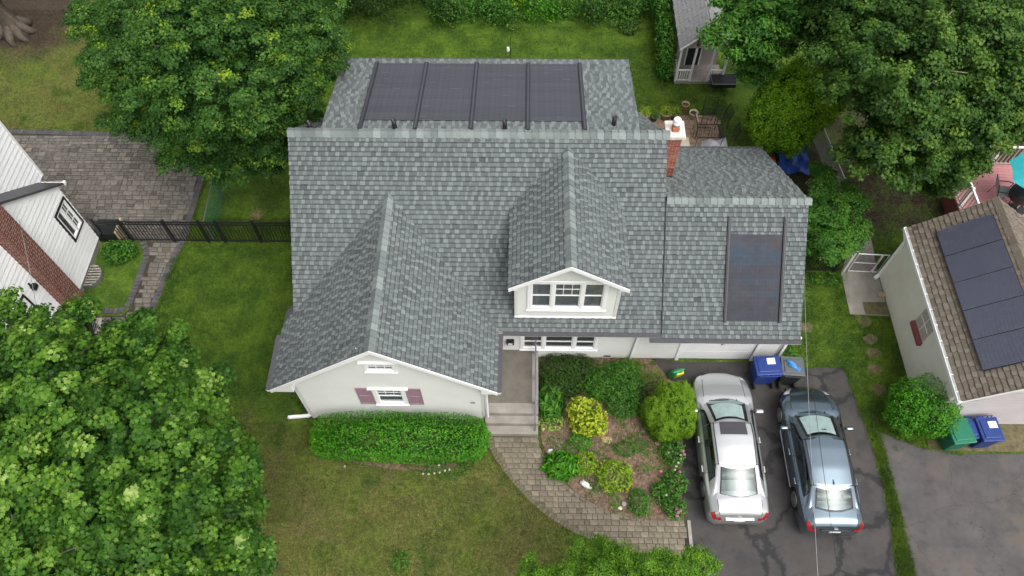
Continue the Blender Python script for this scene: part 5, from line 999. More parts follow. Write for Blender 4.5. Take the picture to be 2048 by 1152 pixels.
    for sx in (-1,1):
        for h in hubs:
            wz=itp(h,1)-.155; wh=MB().lathe(tp,(0,0,0),28,M4=Matrix.Rotation(math.pi/2,4,'Y')).build('wheel','rubber',root,True,(sx*wz,h,.33))
            MB().lathe([(.0,.1045),(.215,.1045),(.215,.02)],(0,0,0),24,0,M4=Matrix.Rotation(sx*math.pi/2,4,'Y')).build('hub_disc','carblack',wh)
            r_=MB(); r_.lathe([(.195,.10),(.235,.108),(.23,.118),(.195,.112)],(0,0,0),28,M4=Matrix.Rotation(sx*math.pi/2,4,'Y')); r_.lathe([(.055,.10),(.05,.116),(.0,.117)],(0,0,0),12,M4=Matrix.Rotation(sx*math.pi/2,4,'Y'))
            for k in range(P.get('spokes',10)):
                a=2*math.pi*k/P.get('spokes',10); r_.add([(sx*.110,.04*math.cos(a)-.02*math.sin(a),.04*math.sin(a)+.02*math.cos(a)),(sx*.110,.04*math.cos(a)+.02*math.sin(a),.04*math.sin(a)-.02*math.cos(a)),(sx*.114,.205*math.cos(a)+.036*math.sin(a),.205*math.sin(a)-.036*math.cos(a)),(sx*.114,.205*math.cos(a)-.036*math.sin(a),.205*math.sin(a)+.036*math.cos(a))],[(0,1,2,3),(3,2,1,0)])
            r_.build('rim','alloy',wh)
        # mirrors
        m0=MB(); my=cab['mirror']; mw=itp(my,1); m0.box((sx*(mw+.10),my,1.0),(.24,.13,.12)); mi=m0.build('mirror',paint,root,True,bevel=.04); MB().box((sx*(mw-.04),my+.01,.96),(.14,.06,.05)).build('mirror_stalk','carblack',mi)
    def band(name,mt,y0,y1,r0,r1,sgn,off=.006,ny=8):
        mb=MB(); yy=[y0+(y1-y0)*k/ny for k in range(ny+1)]; S2=[]
        for y in yy:
            s_=sec(y); rr_=[r0+(r1-r0)*k/6 for k in range(7)]; row=[]
            for r in rr_: i0=min(int(r),9); t=r-i0; x=s_[i0][0]*(1-t)+s_[i0+1][0]*t; z=s_[i0][1]*(1-t)+s_[i0+1][1]*t; row.append(Vector((sgn*(x+off*.8),y+(-off if y<0 else off),z+off*.6)))
            S2.append(row)
        for i in range(ny):
            for j in range(6):
                q=[S2[i][j],S2[i+1][j],S2[i+1][j+1],S2[i][j+1]]; mb.add(q,[(0,1,2,3)])
        return weld(mb,name,mt,root)
    for sg in (1,-1):
        band('tail_light','redlamp',ys[0]+.03,ys[0]+P['tail'],4.6,6.3,sg); band('tail_light','redlamp',ys[0]+.012,ys[0]+.055,6.1,7.9,sg,.008)
        band('headlight','lamp',ys[-1]-P['head'],ys[-1]-.06,4.3,6.8,sg)
    zz=itp(ys[0]+.04,2); MB().b2((-.42,ys[0]-.012,zz-.09),(.42,ys[0]+.03,zz-.02)).build('trunk_garnish',P['garnish'],root,bevel=.008); MB().b2((-.16,ys[0]-.022,zz-.16),(.16,ys[0]-.010,zz-.07)).build('licence_plate','sticker',root)
    MB().b2((-.055,ys[0]+.02,zz+.01),(.055,ys[0]+.045,zz+.045)).build('badge','chrome',root)
    MB().b2((-.6,ys[0]+.01,.30),(.6,ys[0]+.16,.42)).build('rear_valance','carblack',root)
    MB().b2((-.55,ys[-1]-.12,.36),(.55,ys[-1]+.004,.52)).build('grille','carblack',root)
    return root,C,itp
stS=[(-2.40,.66,.70,.62,.32),(-2.36,.80,.84,.76,.30),(-2.28,.865,1.02,.92,.28),(-2.18,.89,1.075,.955,.24),(-1.86,.91,1.10,.965,.2),(-1.2,.925,1.08,.965,.2),(0,.925,1.0,.95,.19),(1.0,.92,.98,.94,.19),(1.45,.915,.985,.92,.2),(1.85,.90,.93,.86,.22),(2.08,.845,.86,.78,.24),(2.24,.745,.77,.69,.25),(2.35,.58,.66,.60,.27),(2.42,.38,.58,.52,.3)]
silver,CS,IS=car('silver_sedan','silver sedan with dark sunroof parked beside the garden bed, nearest the front walk','car',(6.38,8.47,.012),0,4.82,1.85,'silver',
 dict(st=stS,hubs=(-1.36,1.42),gaps=[-1.05,-.12,.98,0,0],tail=.19,head=.35,garnish='chrome',
 cab=dict(cowl=1.40,rf=.48,rr=-1.02,rb=-1.86,prof=[(-1.9,1.06),(-1.45,1.25),(-1.02,1.395),(-.4,1.455),(0,1.465),(.48,1.42),(.95,1.20),(1.4,.955)],wr=[(-1.9,.66),(-1.0,.58),(0,.60),(.48,.585),(1.4,.72)],side=(-1.38,1.05),mirror=.92)))
MB_s=MB(); ys_=[-.02+k*.42/6 for k in range(7)]
for i in range(6):
    for j in range(10): a,b_=-.34+.068*j,-.34+.068*(j+1); MB_s.add([CS(ys_[i],a,.006),CS(ys_[i],b_,.006),CS(ys_[i+1],b_,.006),CS(ys_[i+1],a,.006)],[(0,1,2,3)])
MB_s.build('sunroof','sunroof',silver)
stB=[(-2.30,.66,.74,.64,.32),(-2.26,.79,.90,.78,.30),(-2.18,.85,1.04,.93,.28),(-2.05,.88,1.10,.975,.24),(-1.7,.895,1.12,.985,.2),(-1.1,.905,1.09,.975,.2),(0,.905,1.0,.95,.19),(.95,.90,.98,.94,.19),(1.35,.895,.985,.92,.2),(1.7,.875,.93,.86,.22),(1.93,.81,.87,.79,.24),(2.13,.69,.79,.70,.25),(2.27,.51,.68,.60,.27),(2.34,.33,.60,.52,.3)]
bluec,CB_,IB=car('blue_sedan','steel blue sedan without sunroof parked nearer the right grass strip','car',(9.08,8.08,.012),0,4.64,1.81,'blue',
 dict(st=stB,hubs=(-1.24,1.48),gaps=[-1.0,-.08,1.0,0,0],tail=.24,head=.34,garnish='carblack',spokes=14,
 cab=dict(cowl=1.42,rf=.40,rr=-1.22,rb=-1.84,prof=[(-1.9,1.08),(-1.55,1.24),(-1.22,1.38),(-.6,1.45),(0,1.46),(.40,1.42),(.95,1.18),(1.42,.955)],wr=[(-1.9,.66),(-1.2,.59),(0,.60),(.40,.585),(1.42,.70)],side=(-1.42,1.05),mirror=.78)))
v=CB_(-1.02,0,.0); MB().add([(v.x-.02,v.y-.10,v.z),(v.x+.02,v.y-.10,v.z),(v.x+.012,v.y+.08,v.z),(v.x-.012,v.y+.08,v.z),(v.x,v.y-.10,v.z+.07),(v.x,v.y-.04,v.z+.06)],[(0,1,4),(0,4,5,3),(1,2,5,4),(2,3,5)]).build('antenna_fin','blue',bluec)
MB().b2((-.905,-.85,.27),(-.885,1.0,.29)).b2((.885,-.85,.27),(.905,1.0,.29)).build('side_moulding','chrome',bluec)
v=CB_(.62,.07,.0); MB().box(v+Vector((0,0,-.10)),(.16,.08,.10)).build('dash_mount','carblack',bluec)
# ================================================================ BINS
def bin_(label,loc,rz,w,d,h,bm_,lm,group,stick=True,hinge=1):
    t=thing('wheeled_bin',label,'bin',loc,rz,group)
    b=MB().box((0,0,h*.46+.04),(w,d,h*.88),taper=.78).build('body',bm_,t,bevel=.02); MB().box((0,0,h*.87),(w+.05,d+.04,.05)).build('rim',bm_,t,bevel=.01)
    l=MB().box((0,0,h*.90+.03),(w+.05,d+.06,.05)).box((0,0,h*.90+.065),(w-.12,d-.14,.035)).build('lid',lm,t,bevel=.018)
    if stick: MB().b2((-.02,.02,h*.90+.083),(.24,.24,h*.90+.088)).build('sticker','sticker',l)
    hy=hinge*(d/2+.08); MB().tube([(-w/2+.05,hy,h*.93),(w/2-.05,hy,h*.93)],.017,6).build('handle',bm_,t)
    for x in (-w/2+.1,-.08,.08,w/2-.1): MB().b2((x-.012,min(hy,hy-hinge*.12),h*.91),(x+.012,max(hy,hy-hinge*.12),h*.945)).build('hinge_lug',bm_,t)
    for x in (-w/2+.10,w/2-.10): MB().lathe([(.13,-.03),(.135,0),(.13,.03)],(0,0,0),18,M4=Matrix.Rotation(math.pi/2,4,'Y')).build('wheel','rubber',t,True,(x,hinge*(d/2-.02),.135))
    return t
bin_('blue recycling bin with white sticker by the garage door',(7.92,10.98,.012),.06,.80,.62,1.08,'binblue','binblue','wheeled bins',hinge=-1)
bin_('dark grey lidded bin with blue gloves on top, right of the blue bin',(8.72,10.98,.012),-.06,.68,.62,1.05,'blackp','bingrey','wheeled bins',stick=False,hinge=-1)
bin_('green bin half behind the round bush on the right',(13.52,8.85,.0),.12,.66,.74,1.0,'bingreen','bingreen','wheeled bins',stick=False)
bin_('blue bin with white sticker in front of the brown roofed garage',(14.42,8.92,.0),.06,.62,.72,1.02,'binblue','binblue','wheeled bins')
bin_('dark blue bin squeezed between the green bin and the sticker bin',(13.98,8.98,.0),.0,.32,.6,.9,'binblue','binblue','wheeled bins',stick=False)
gv=thing('rubber_gloves','crumpled bright blue gloves lying on the grey bin lid','gloves',(8.70,11.0,1.02),-.5)
b=MB().tube([(-.22,.05,0.02),(-.05,.04,.045),(.12,0,.03)],[.05,.065,.05],8); b.build('glove','gloveblue',gv,True); b=MB().tube([(-.12,-.06,.02),(.05,-.05,.05),(.2,-.06,.03)],[.05,.06,.045],8)
for k in range(4): b.tube([(.18,-.09+k*.03,.03),(.28,-.13+k*.045,.02)],[.018,.012],6)
b.build('glove','gloveblue',gv,True)
fb=thing('fertiliser_bag','green and yellow plastic bag slumped upright by the garage corner','bag',(5.05,11.08,.02),.35)
b=MB(); rows=[(.22,.10,0),(.25,.13,.15),(.24,.14,.35),(.2,.10,.5),(.22,.04,.6),(.23,.02,.63)]; n=14
for i,(rx_,ry_,z) in enumerate(rows):
    for k in range(n): a=2*math.pi*k/n; b.v.append((rx_*math.copysign(abs(math.cos(a))**.6,math.cos(a))*(1+.04*math.sin(5*a+i)),ry_*math.sin(a)-z*.25,z))
for i in range(5):
    for k in range(n): q=k>=n*.55 and k<n*.9 and 1<=i<=3; b.f.append((i*n+k,i*n+(k+1)%n,(i+1)*n+(k+1)%n,(i+1)*n+k)); b.m.append(0); b.sh.append(.5)
b.f.append(tuple(5*n+k for k in range(n))); b.m.append(0); b.sh.append(.5); b.build('sack','bagg',fb,True); MB().add([(-.14,-.20,.22),(.16,-.20,.22),(.16,-.24,.42),(-.14,-.25,.46)],[(0,1,2,3)]).add([(-.1,-.245,.5),(.18,-.24,.46),(.17,-.165,.60),(-.05,-.165,.61)],[(0,1,2,3)]).build('print_panel','bagy',fb)
# ================================================================ BACK PATIO THINGS
def pot(label,loc,r,h,mt,plant=None,dens_=260):
    t=thing('flower_pot',label,'pot',loc,0,'pots on the back patio'); MB().lathe([(r*.72,0),(r,h),(r*1.08,h),(r*1.08,h+.04),(r*.92,h+.04),(r*.9,h-.04)],(0,0,0),18).build('vessel',mt,t,True); MB().lathe([(r*.89,h-.05),(r*.88,h-.03)],(0,0,0),16).build('soil','soil',t)
    if plant:
        n=dens_; C=rng.normal(0,1,(n,3)); C/=np.linalg.norm(C,axis=1,keepdims=True); C[:,2]=np.abs(C[:,2])*1.3; C=C*(rng.uniform(.4,1,n)[:,None])*r*1.5+np.array([0,0,h+.02]); leafset('foliage',t,C,C-np.array([0,0,h-.3]),rng.uniform(.04,.09,n),OVAL,plant,np.clip(rng.normal(.6,.2,n),0,1))
    return t
pot('leftmost tan pot with bushy lime plant behind the house corner',(4.91,22.69,0.1),.2,.3,'pot','leaf_lime'); pot('dark pot with low green plant between the two tan pots',(5.3,22.64,0.1),.16,.22,'potdark','leaf_mid',160)
pot('wide tan pot with lime plant left of the chimney',(5.78,22.75,0.1),.22,.3,'pot','leaf_lime',320); pot('black pot with reddish green plant behind the chimney',(6.18,22.76,0.1),.2,.28,'potdark','leaf_lime',200)
pot('tall empty tan urn right of the chimney',(6.52,22.84,0.3),.15,.5,'pot'); pot('round cream pot holding soil beside the tall urn',(6.93,22.82,0.1),.17,.24,'potwhite'); pot('cream pot with soil standing on the blue tarp',(10.33,20.79,0.2),.13,.2,'potwhite','leaf_mid',60)
def metal_chair(label,loc,rz,fab=None):
    t=thing('metal_chair',label,'chair',loc,rz,'dark metal chairs on the back patio'); mt='black'
    for s_ in (-1,1):
        MB().tube([(s_*.26,-.26,0),(s_*.26,-.24,.43),(s_*.25,-.34,.95)],.014,6).build('leg',mt,t); MB().tube([(s_*.26,.26,0),(s_*.26,.24,.62),(s_*.26,-.28,.66)],.014,6).build('leg',mt,t)
    for k in range(9): y=-.22+k*.055; MB().tube([(-.26,y,.43),(.26,y,.43)],.008,5).build('seat_slat',mt,t)
    for k in range(7): x=-.21+k*.07; MB().tube([(x,-.25,.45),(x,-.34,.93)],.007,5).build('back_bar',mt,t)
    MB().tube([(-.26,-.34,.95),(.26,-.34,.95)],.014,6).build('top_bar',mt,t)
    if fab: MB().box((0,-.3,.7),(.46,.05,.5)).build('backrest',fab,t,bevel=.015)
    return t
metal_chair('dark metal chair with tan fabric back nearest the urn',(7.07,21.69,0.3),-1.5,'tan'); metal_chair('dark barred metal chair at the right end of the back patio',(7.86,22.09,0.4),1.7); metal_chair('dark barred metal chair beside the pale furniture cover',(8.03,21.15,0.4),1.5)
metal_chair('dark barred metal chair at the middle of the back patio',(7.46,22.46,0.3),3.0)
tb=thing('patio_table','dark slatted metal table on the back patio','table',(7.36,21.48,0.7)); tb.location.z=0
MB().tube([(-.55,-.35,.7),(.55,-.35,.7),(.55,.35,.7),(-.55,.35,.7),(-.55,-.35,.7)],.018,6).build('frame','black',tb)
for k in range(14): x=-.5+k*.077; MB().tube([(x,-.35,.7),(x,.35,.7)],.008,5).build('slat','black',tb)
for a in (-.5,.5):
    for c in (-.3,.3): MB().tube([(a,c,.7),(a*1.05,c*1.05,0)],.016,6).build('leg','railblue',tb)
b=MB(); n=14; gx=[[None]*n for _ in range(n)]
for i in range(n):
    for j in range(n):
        x,y=(i/(n-1)-.5)*1.0,(j/(n-1)-.5)*.8; z=.42+.35*noise.noise((x*2.3,y*2.3,2))+.1*noise.noise((x*7,y*7,1)); e=max(abs(x)/.5,abs(y)/.4); z*=max(.05,1-max(0,e-.6)*2.2); b.v.append((x*(1+.15*noise.noise((y*3,1,x))),y,z))
for i in range(n-1):
    for j in range(n-1): b.f.append((i*n+j,(i+1)*n+j,(i+1)*n+j+1,i*n+j+1)); b.m.append(0); b.sh.append(.5)
o=b.build('furniture_cover','cloth',None,True,(7.64,21.1,0.3)); o.location.z=.05; tag(o,'crumpled pale grey cover draped over furniture by the garage roof edge','cover')
o=MB().b2((-.2,-.3,0),(.25,.3,.09)).build('storage_lid','potwhite',None,False,(6.4,21.37,0.05),bevel=.03); tag(o,'cream plastic lid lying flat right of the chimney','lid')
b=MB(); n=16
for i in range(n):
    for j in range(n): x,y=(i/(n-1)-.5)*1.15,(j/(n-1)-.5)*1.9; b.v.append((x+.1*noise.noise((y*2,3,1))-.12*(y<-.4),y+.1*noise.noise((x*2,3,5)),.12+.16*noise.noise((x*2.5,y*2.5,7))+.07*noise.noise((x*9,y*9,3))))
for i in range(n-1):
    for j in range(n-1): b.f.append((i*n+j,(i+1)*n+j,(i+1)*n+j+1,i*n+j+1)); b.m.append(0); b.sh.append(.5)
o=b.build('blue_tarp','tarp',None,True,(10.67,20.65,0.1)); tag(o,'crumpled blue tarp on the ground behind the garage wing','tarp')
o=MB().lathe([(.1,0),(.17,.16),(.18,.16),(.12,.02)],(10.11,21,0.05),16).build('garden_bucket','potdark',None,True); tag(o,'dark green bucket beside the blue tarp','bucket')
o=MB().tube([(9.94,20.9,0.1),(9.93,20.21,0.15)],.03,6).tube([(9.83,20.82,0.1),(9.9,20.44,0.12)],.025,6).build('red_tool','redp',None,True); tag(o,'red plastic garden tool poking out beside the blue tarp','tool')
fp=thing('raised_planter','black lined rectangular planter frame on legs in front of the shed','planter',(8.35,24.59,0.4)); fp.location.z=0
MB().b2((-.5,-.3,.32),(.5,.3,.52)).build('tray','black',fp); MB().tube([(-.52,-.32,.54),(.52,-.32,.54),(.52,.32,.54),(-.52,.32,.54),(-.52,-.32,.54)],.02,6).build('frame','steel',fp)
for a in (-.48,.48):
    for c in (-.28,.28): MB().tube([(a,c,0),(a,c,.5)],.018,6).build('leg','steel',fp)
sling_chair('black folding chair in shade under the left tree',(-9.82,19.28,0.35),2.4,'black')
ph=thing('plant_hook','thin black garden pole with a white lantern behind the rear roof edge','garden hook',(-0.68,26.03,0)); MB().tube([(0,0,0),(0,0,1.3),(.04,0,1.45),(.12,0,1.45)],.012,6).build('pole','black',ph); MB().lathe([(.05,.75),(.07,.8),(.05,.95)],(-.1,-.05,0),10).build('lantern','white',ph)
# ================================================================ CABLES
def cable(label,pts,r,mt,sag=.1):
    P=[]; 
    for a,b_ in zip(pts[:-1],pts[1:]):
        for k in range(13): t=k/12; p=Vector(a).lerp(Vector(b_),t); p.z-=sag*4*t*(1-t); P.append(p)
    o=MB().tube(P,r,6).build('overhead_cable',mt,None,True); tag(o,label,'cable',None)
A,B=Vector((8.4,12.37,4)),Vector((5.99,3.26,7.2)); cable('pale service cable running from the garage gable over the blue sedan',[A,B,B+(B-A)*.6],.006,'wire')
A,B=Vector((7.85,9.71,4.6)),Vector((6.49,3.3,7)); cable('thin dark cable crossing above the blue sedan roof',[A+(A-B)*.02,B,B+(B-A)*.6],.0065,'wiredark')
A,B=Vector((-15.75,14.06,4.4)),Vector((-12.4,8.89,6)); cable('thin grey cable crossing the white house wall',[A,B,B+(B-A)*1.2],.007,'wire')
A,B=Vector((-6.63,9.05,3)),Vector((-6.19,5.45,5)); cable('thin dark cable over the left front lawn',[A,B,B+(B-A)*1.2],.006,'wiredark')
# ================================================================ TREES AND PLANTS
tree('oak_tree','broad dark green pin oak with fine leaves behind the left paver patio','tree',(-10.4,20.6,0),.26,
 [(*(-8.78,16.78,8.6),2.5),(*(-12.07,19.73,7),1.7),(*(-14.17,21.18,6),1.05),(*(-14.12,19.93,5.4),.95),(*(-15.58,22.15,5.3),.6),(*(-13.27,18.91,5.2),1.05),(*(-12.53,18.17,4.9),.9),(*(-11.62,17.75,5),1.2),(*(-10.61,17.02,4.6),1.15),(*(-9.69,16.87,4),.85),(*(-8.42,17.44,5),1.25),(*(-7.38,18.12,6),1.15),(*(-6.87,19.4,6.3),1.1),(*(-7.41,18.56,8),1.7),(*(-9.44,16.64,7),1.7),(*(-7.86,16.63,8),1.8),(*(-11.82,17.42,3.4),.5),(*(-9.05,18.63,9),2.1),(*(-7.36,20.49,7),1.2),(*(-7.93,18.39,4),.7),(*(-8.91,17.49,3.6),.8),(*(-14.34,18.96,3.6),.5),(*(-10.58,17.9,7.6),1.6)],
 .072,STAR,'leaf_oak',.38,.28,74,1,yellow=30,inner=.08,rough=.5)
tree('tulip_tree','large light green tulip tree with broad lobed leaves filling the lower left corner','tree',(-9.5,5.2,0),.32,
 [(*(-8.04,5.21,8.6),1.9),(*(-10.11,6.32,8.5),1.7),(*(-8.19,6.97,7.6),1.05),(*(-9.48,8.3,7.2),.6),(*(-10.81,8.05,7.4),.85),(*(-12.78,9.06,7),.6),(*(-11.49,7.58,7.8),1.0),(*(-8.8,8.49,6.6),.45),(*(-9.4,8.93,6.8),.25),(*(-8.29,8.11,6.4),.28),(*(-7.62,6.75,7),.8),(*(-7.19,6.25,6.4),.5),(*(-6.66,6.22,6),.22),(*(-6.47,5.55,6),.25),(*(-6.76,5.45,6.3),.4),(*(-7.22,5.16,7.2),1.0),(*(-6.69,4.52,6.4),.6),(*(-6.21,4.86,6),.22),(*(-6.33,4.02,6),.4),(*(-6.84,3.58,7.2),1.0),(*(-7.79,3.67,8.4),1.5),(*(-9.39,4.37,8.6),1.6),(*(-9.47,3.13,8.2),1.6),(*(-7.43,2.9,7.6),1.3),(*(-5.82,3.68,5.6),.3),(*(-6.45,3.44,5.4),.45),(*(-12.28,9.11,6.8),.22),(*(-10.98,9.2,6.8),.3),(*(-7.91,6.02,8.2),.9)],
 .086,LOBE,'leaf_tulip',.38,.25,66,2,singles=300,yellow=45,inner=.10,rough=.62)
mapleblobs=[(*(11.45,18.3,7),2.6),(*(11.29,18.16,6),1.1),(*(10.57,20.61,6.6),1.3),(*(9.69,22.08,5.6),1.0),(*(11.25,16.65,5),1.2),(*(11.22,17.22,4.6),.7),(*(13.05,16.81,4.6),1.05),(*(12,16.98,6),1.5),(*(13.32,16.79,6),1.4),(*(13.9,16.28,4),.55),(*(13.68,17.24,6.6),1.6),(*(14.8,17.89,7),1.9),(*(13.38,19.18,7.6),2.0),(*(11.53,20.59,7.4),2.1),(*(14.39,17.04,4.6),.6),(*(12.38,16.65,3.8),.7),(*(13.86,16.57,3.4),.5),(*(15.41,17.4,5.6),.9),(*(10.87,19.42,6.6),1.2)]
tree('maple_tree','large dark green maple over the back right yards beside the pink deck','tree',(14.3,20.4,0),.3,mapleblobs,.092,STAR,'leaf_maple',.42,.30,62,3,trunkmat='barklight',inner=.10,yellow=12,rough=.5)
tree('ash_tree','mid green long leaved tree overhanging the shed roof','tree',(9.8,25.2,0),.22,[(*(7.88,22.04,5.2),1.3),(*(7.91,23.08,5),.6),(*(8.54,21.83,4.6),.85),(*(8.34,22.09,3.8),.65),(*(8.76,22.36,6),1.4),(*(7.93,22.96,3.5),.3),(*(8.38,21.95,3.2),.4)],.15,OVAL,'leaf_mid',.45,.36,42,4,inner=.12)
# conifers with upright sprays
def thuja(label,base,blobs,size,mt,n_per,cat='shrub',lean=None,name='arborvitae',spray=.2):
    t=thing(name,label,cat,(0,0,0)); b=MB(); b.tube([base,(base[0],base[1],max(q[2] for q in blobs))],[.09,.03],7); b.build('trunk','bark',t,True)
    C=[];Nn=[];Sh=[]
    for (x,y,z,rx_,rz_) in blobs:
        tr=size*1.15; nt_=int(4*math.pi*rx_*max(rx_,rz_)*.9/(tr*tr*1.1)); d=rng.normal(size=(nt_,3)); d/=np.linalg.norm(d,axis=1,keepdims=True); d=d[d[:,2]>-.6]; nt_=len(d)
        az=np.arctan2(d[:,1],d[:,0]); lob=np.abs(np.sin(az*2.5+x*9+d[:,2]*1.5)); rad=(.84+.18*lob)*rng.uniform(.93,1.04,nt_); cc=np.array([x,y,z])+d*rad[:,None]*np.array([rx_,rx_,rz_]); m_=int(n_per)
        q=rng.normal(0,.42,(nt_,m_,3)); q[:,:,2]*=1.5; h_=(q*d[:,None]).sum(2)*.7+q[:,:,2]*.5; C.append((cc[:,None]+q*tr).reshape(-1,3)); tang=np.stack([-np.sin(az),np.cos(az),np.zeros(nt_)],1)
        Nn.append((d[:,None]*.9+q*.6+np.array([0,0,.35])+rng.normal(0,.25,(nt_,m_,3))).reshape(-1,3)); Sh.append((.45+.50*h_+.22*(lob-.5)[:,None]+rng.normal(0,.08,nt_)[:,None]+rng.normal(0,.07,(nt_,m_))).ravel())  # spray tips lighter, bases and grooves darker: shade put into the colour
    C=np.concatenate(C);Nn=np.concatenate(Nn);Sh=np.clip(np.concatenate(Sh),0,1); ok=C[:,2]>.03
    leafset('crown',t,C[ok],Nn[ok],size*.62*rng.uniform(.6,1.3,ok.sum()),OVAL,mt,Sh[ok])
    core=MB()
    for (x,y,z,rx_,rz_) in blobs:
        core.lathe([(max(.02,rx_*.86*math.sin(a)),-rz_*.86*math.cos(a)) for a in [math.pi*k/10 for k in range(1,10)]],(x,y,max(z,rz_*.86+.02)),14)
    core.build('inner_branches','bark',t,True) if 0 else None
    # dense inner foliage
    Ci=[]
    for (x,y,z,rx_,rz_) in blobs:
        n=int(3200*rx_*rz_); d=rng.normal(size=(n,3)); d/=np.linalg.norm(d,axis=1,keepdims=True); Ci.append(np.array([x,y,z])+d*rng.uniform(.5,.78,n)[:,None]*np.array([rx_,rx_,rz_]))
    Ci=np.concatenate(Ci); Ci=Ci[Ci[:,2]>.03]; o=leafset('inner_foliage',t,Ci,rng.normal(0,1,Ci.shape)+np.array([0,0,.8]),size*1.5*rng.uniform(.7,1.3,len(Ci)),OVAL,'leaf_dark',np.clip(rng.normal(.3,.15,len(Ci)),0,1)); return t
thuja('huge rounded bright green arborvitae right of the back patio',(10.1,21.2,0),[(10.05,21.2,2.0,1.30,2.1),(10.55,21.4,2.7,1.1,1.7),(9.6,21.1,1.9,1.05,1.7),(11.05,21.45,2.7,1.0,1.6)],.16,'leaf_thuja',46,'conifer',name='arborvitae')
thuja('green gold arborvitae shrub beside the silver sedan hood',(4.7,9.5,0),[(4.75,9.6,.72,.70,.95),(4.25,9.45,.65,.48,.80),(4.95,9.15,.62,.50,.85),(4.5,8.98,.5,.42,.70),(5.0,9.95,.75,.42,.75),(4.55,9.95,.7,.35,.8)],.07,'leaf_thuja2',38,name='arborvitae')
# boxed hedge and broad bushes
def bush(name,label,blobs,size,tmpl,mt,per,cat='shrub',singles=0,group=None,wob=.1,up=.35,box=False,dark=.55,zmin=.03,core=True,stem=True):
    t=thing(name,label,cat,(0,0,0),0,group); C=[];Nn=[];Sh=[]
    for bl in blobs:
        x,y,z,rx_,ry_,rz_=bl; A=(rx_*ry_+rx_*rz_+ry_*rz_)*4.2; n=int(per*A); d=rng.normal(size=(n,3)); d/=np.linalg.norm(d,axis=1,keepdims=True); d=d[d[:,2]>-.75]; n=len(d)
        if box: e=5.; dd=np.sign(d)*np.abs(d)**1; nn=(np.abs(dd)**e).sum(1)**(1/e); p=dd/nn[:,None]; 
        else: p=d.copy()
        w_=np.sin(d[:,0]*7+y*3+d[:,2]*5)*np.sin(d[:,1]*8+x*5+d[:,2]*3)+.6*np.sin(d[:,0]*17+1)*np.sin(d[:,1]*19+2)*1.0
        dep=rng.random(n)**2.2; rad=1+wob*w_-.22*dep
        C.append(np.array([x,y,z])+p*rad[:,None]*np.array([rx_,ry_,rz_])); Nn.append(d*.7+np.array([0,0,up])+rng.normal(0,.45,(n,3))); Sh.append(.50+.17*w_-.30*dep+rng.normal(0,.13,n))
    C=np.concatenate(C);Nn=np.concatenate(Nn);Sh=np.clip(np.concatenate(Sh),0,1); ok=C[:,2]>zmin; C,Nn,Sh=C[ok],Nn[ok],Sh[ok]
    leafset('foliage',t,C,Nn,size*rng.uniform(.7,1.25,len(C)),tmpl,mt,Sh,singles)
    if core:
        n=int(len(C)*.3); k=rng.integers(0,len(blobs),n); B=np.array(blobs); d=rng.normal(size=(n,3)); d/=np.linalg.norm(d,axis=1,keepdims=True); 
        if box: d=d/((np.abs(d)**5).sum(1)**.2)[:,None]
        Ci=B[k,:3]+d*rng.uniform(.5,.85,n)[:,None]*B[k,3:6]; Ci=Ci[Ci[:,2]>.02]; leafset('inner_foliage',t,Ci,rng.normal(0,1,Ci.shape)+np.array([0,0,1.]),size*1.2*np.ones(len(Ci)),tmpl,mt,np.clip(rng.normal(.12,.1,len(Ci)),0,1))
    if stem: b=MB(); [b.tube([(bl[0],bl[1],-.02),(bl[0]+rnd.uniform(-.1,.1),bl[1],bl[2]*.6),(bl[0]+rnd.uniform(-.2,.2),bl[1],bl[2])],[.03,.02,.008],5) for bl in blobs]; b.build('stem','bark',t)
    return t
bush('boxwood_hedge','long clipped bright green hedge under the front gable window',[(-3.80,8.50,.70,2.70,.69,.69)],.072,OVAL,'leaf_hedge',1000,'hedge',box=True,wob=.035,up=.5)
bush('golden_shrub','golden yellow broad leaved shrub in the middle of the garden bed',[(2.05,9.35,.52,.62,.60,.52),(1.8,9.6,.6,.38,.35,.42),(2.3,9.1,.5,.4,.38,.42)],.135,OVAL,'leaf_yellow',170,singles=290,wob=.07,dark=.5)
bush('evergreen_shrub','dark low spreading evergreen against the porch side wall',[(1.2,11.1,.3,.72,.6,.36),(1.0,10.5,.28,.5,.55,.32),(1.85,11.15,.3,.6,.5,.34),(1.55,10.6,.28,.5,.5,.3)],.085,LONG,'leaf_dark',850,wob=.12)
bush('evergreen_shrub','dense mid green shrub behind the golden shrub',[(3.0,10.6,.45,.82,.7,.48),(3.25,9.95,.4,.6,.6,.42),(2.45,10.5,.38,.5,.5,.38),(3.4,10.95,.34,.5,.45,.38)],.085,LONG,'leaf_mid',850,wob=.12)
bush('evergreen_shrub','olive green round shrub near the garage downspout',[(3.55,11.2,.28,.48,.35,.3),(4.3,10.75,.3,.42,.34,.32)],.05,LONG,'leaf_lime' if 0 else 'leaf_thuja',900,wob=.12)
bush('evergreen_shrub','dusky green shrub tucked behind the arborvitae',[(3.75,9.95,.3,.36,.45,.32),(3.8,10.35,.3,.35,.35,.3)],.075,LONG,'leaf_dark',600)
def at(u): return u
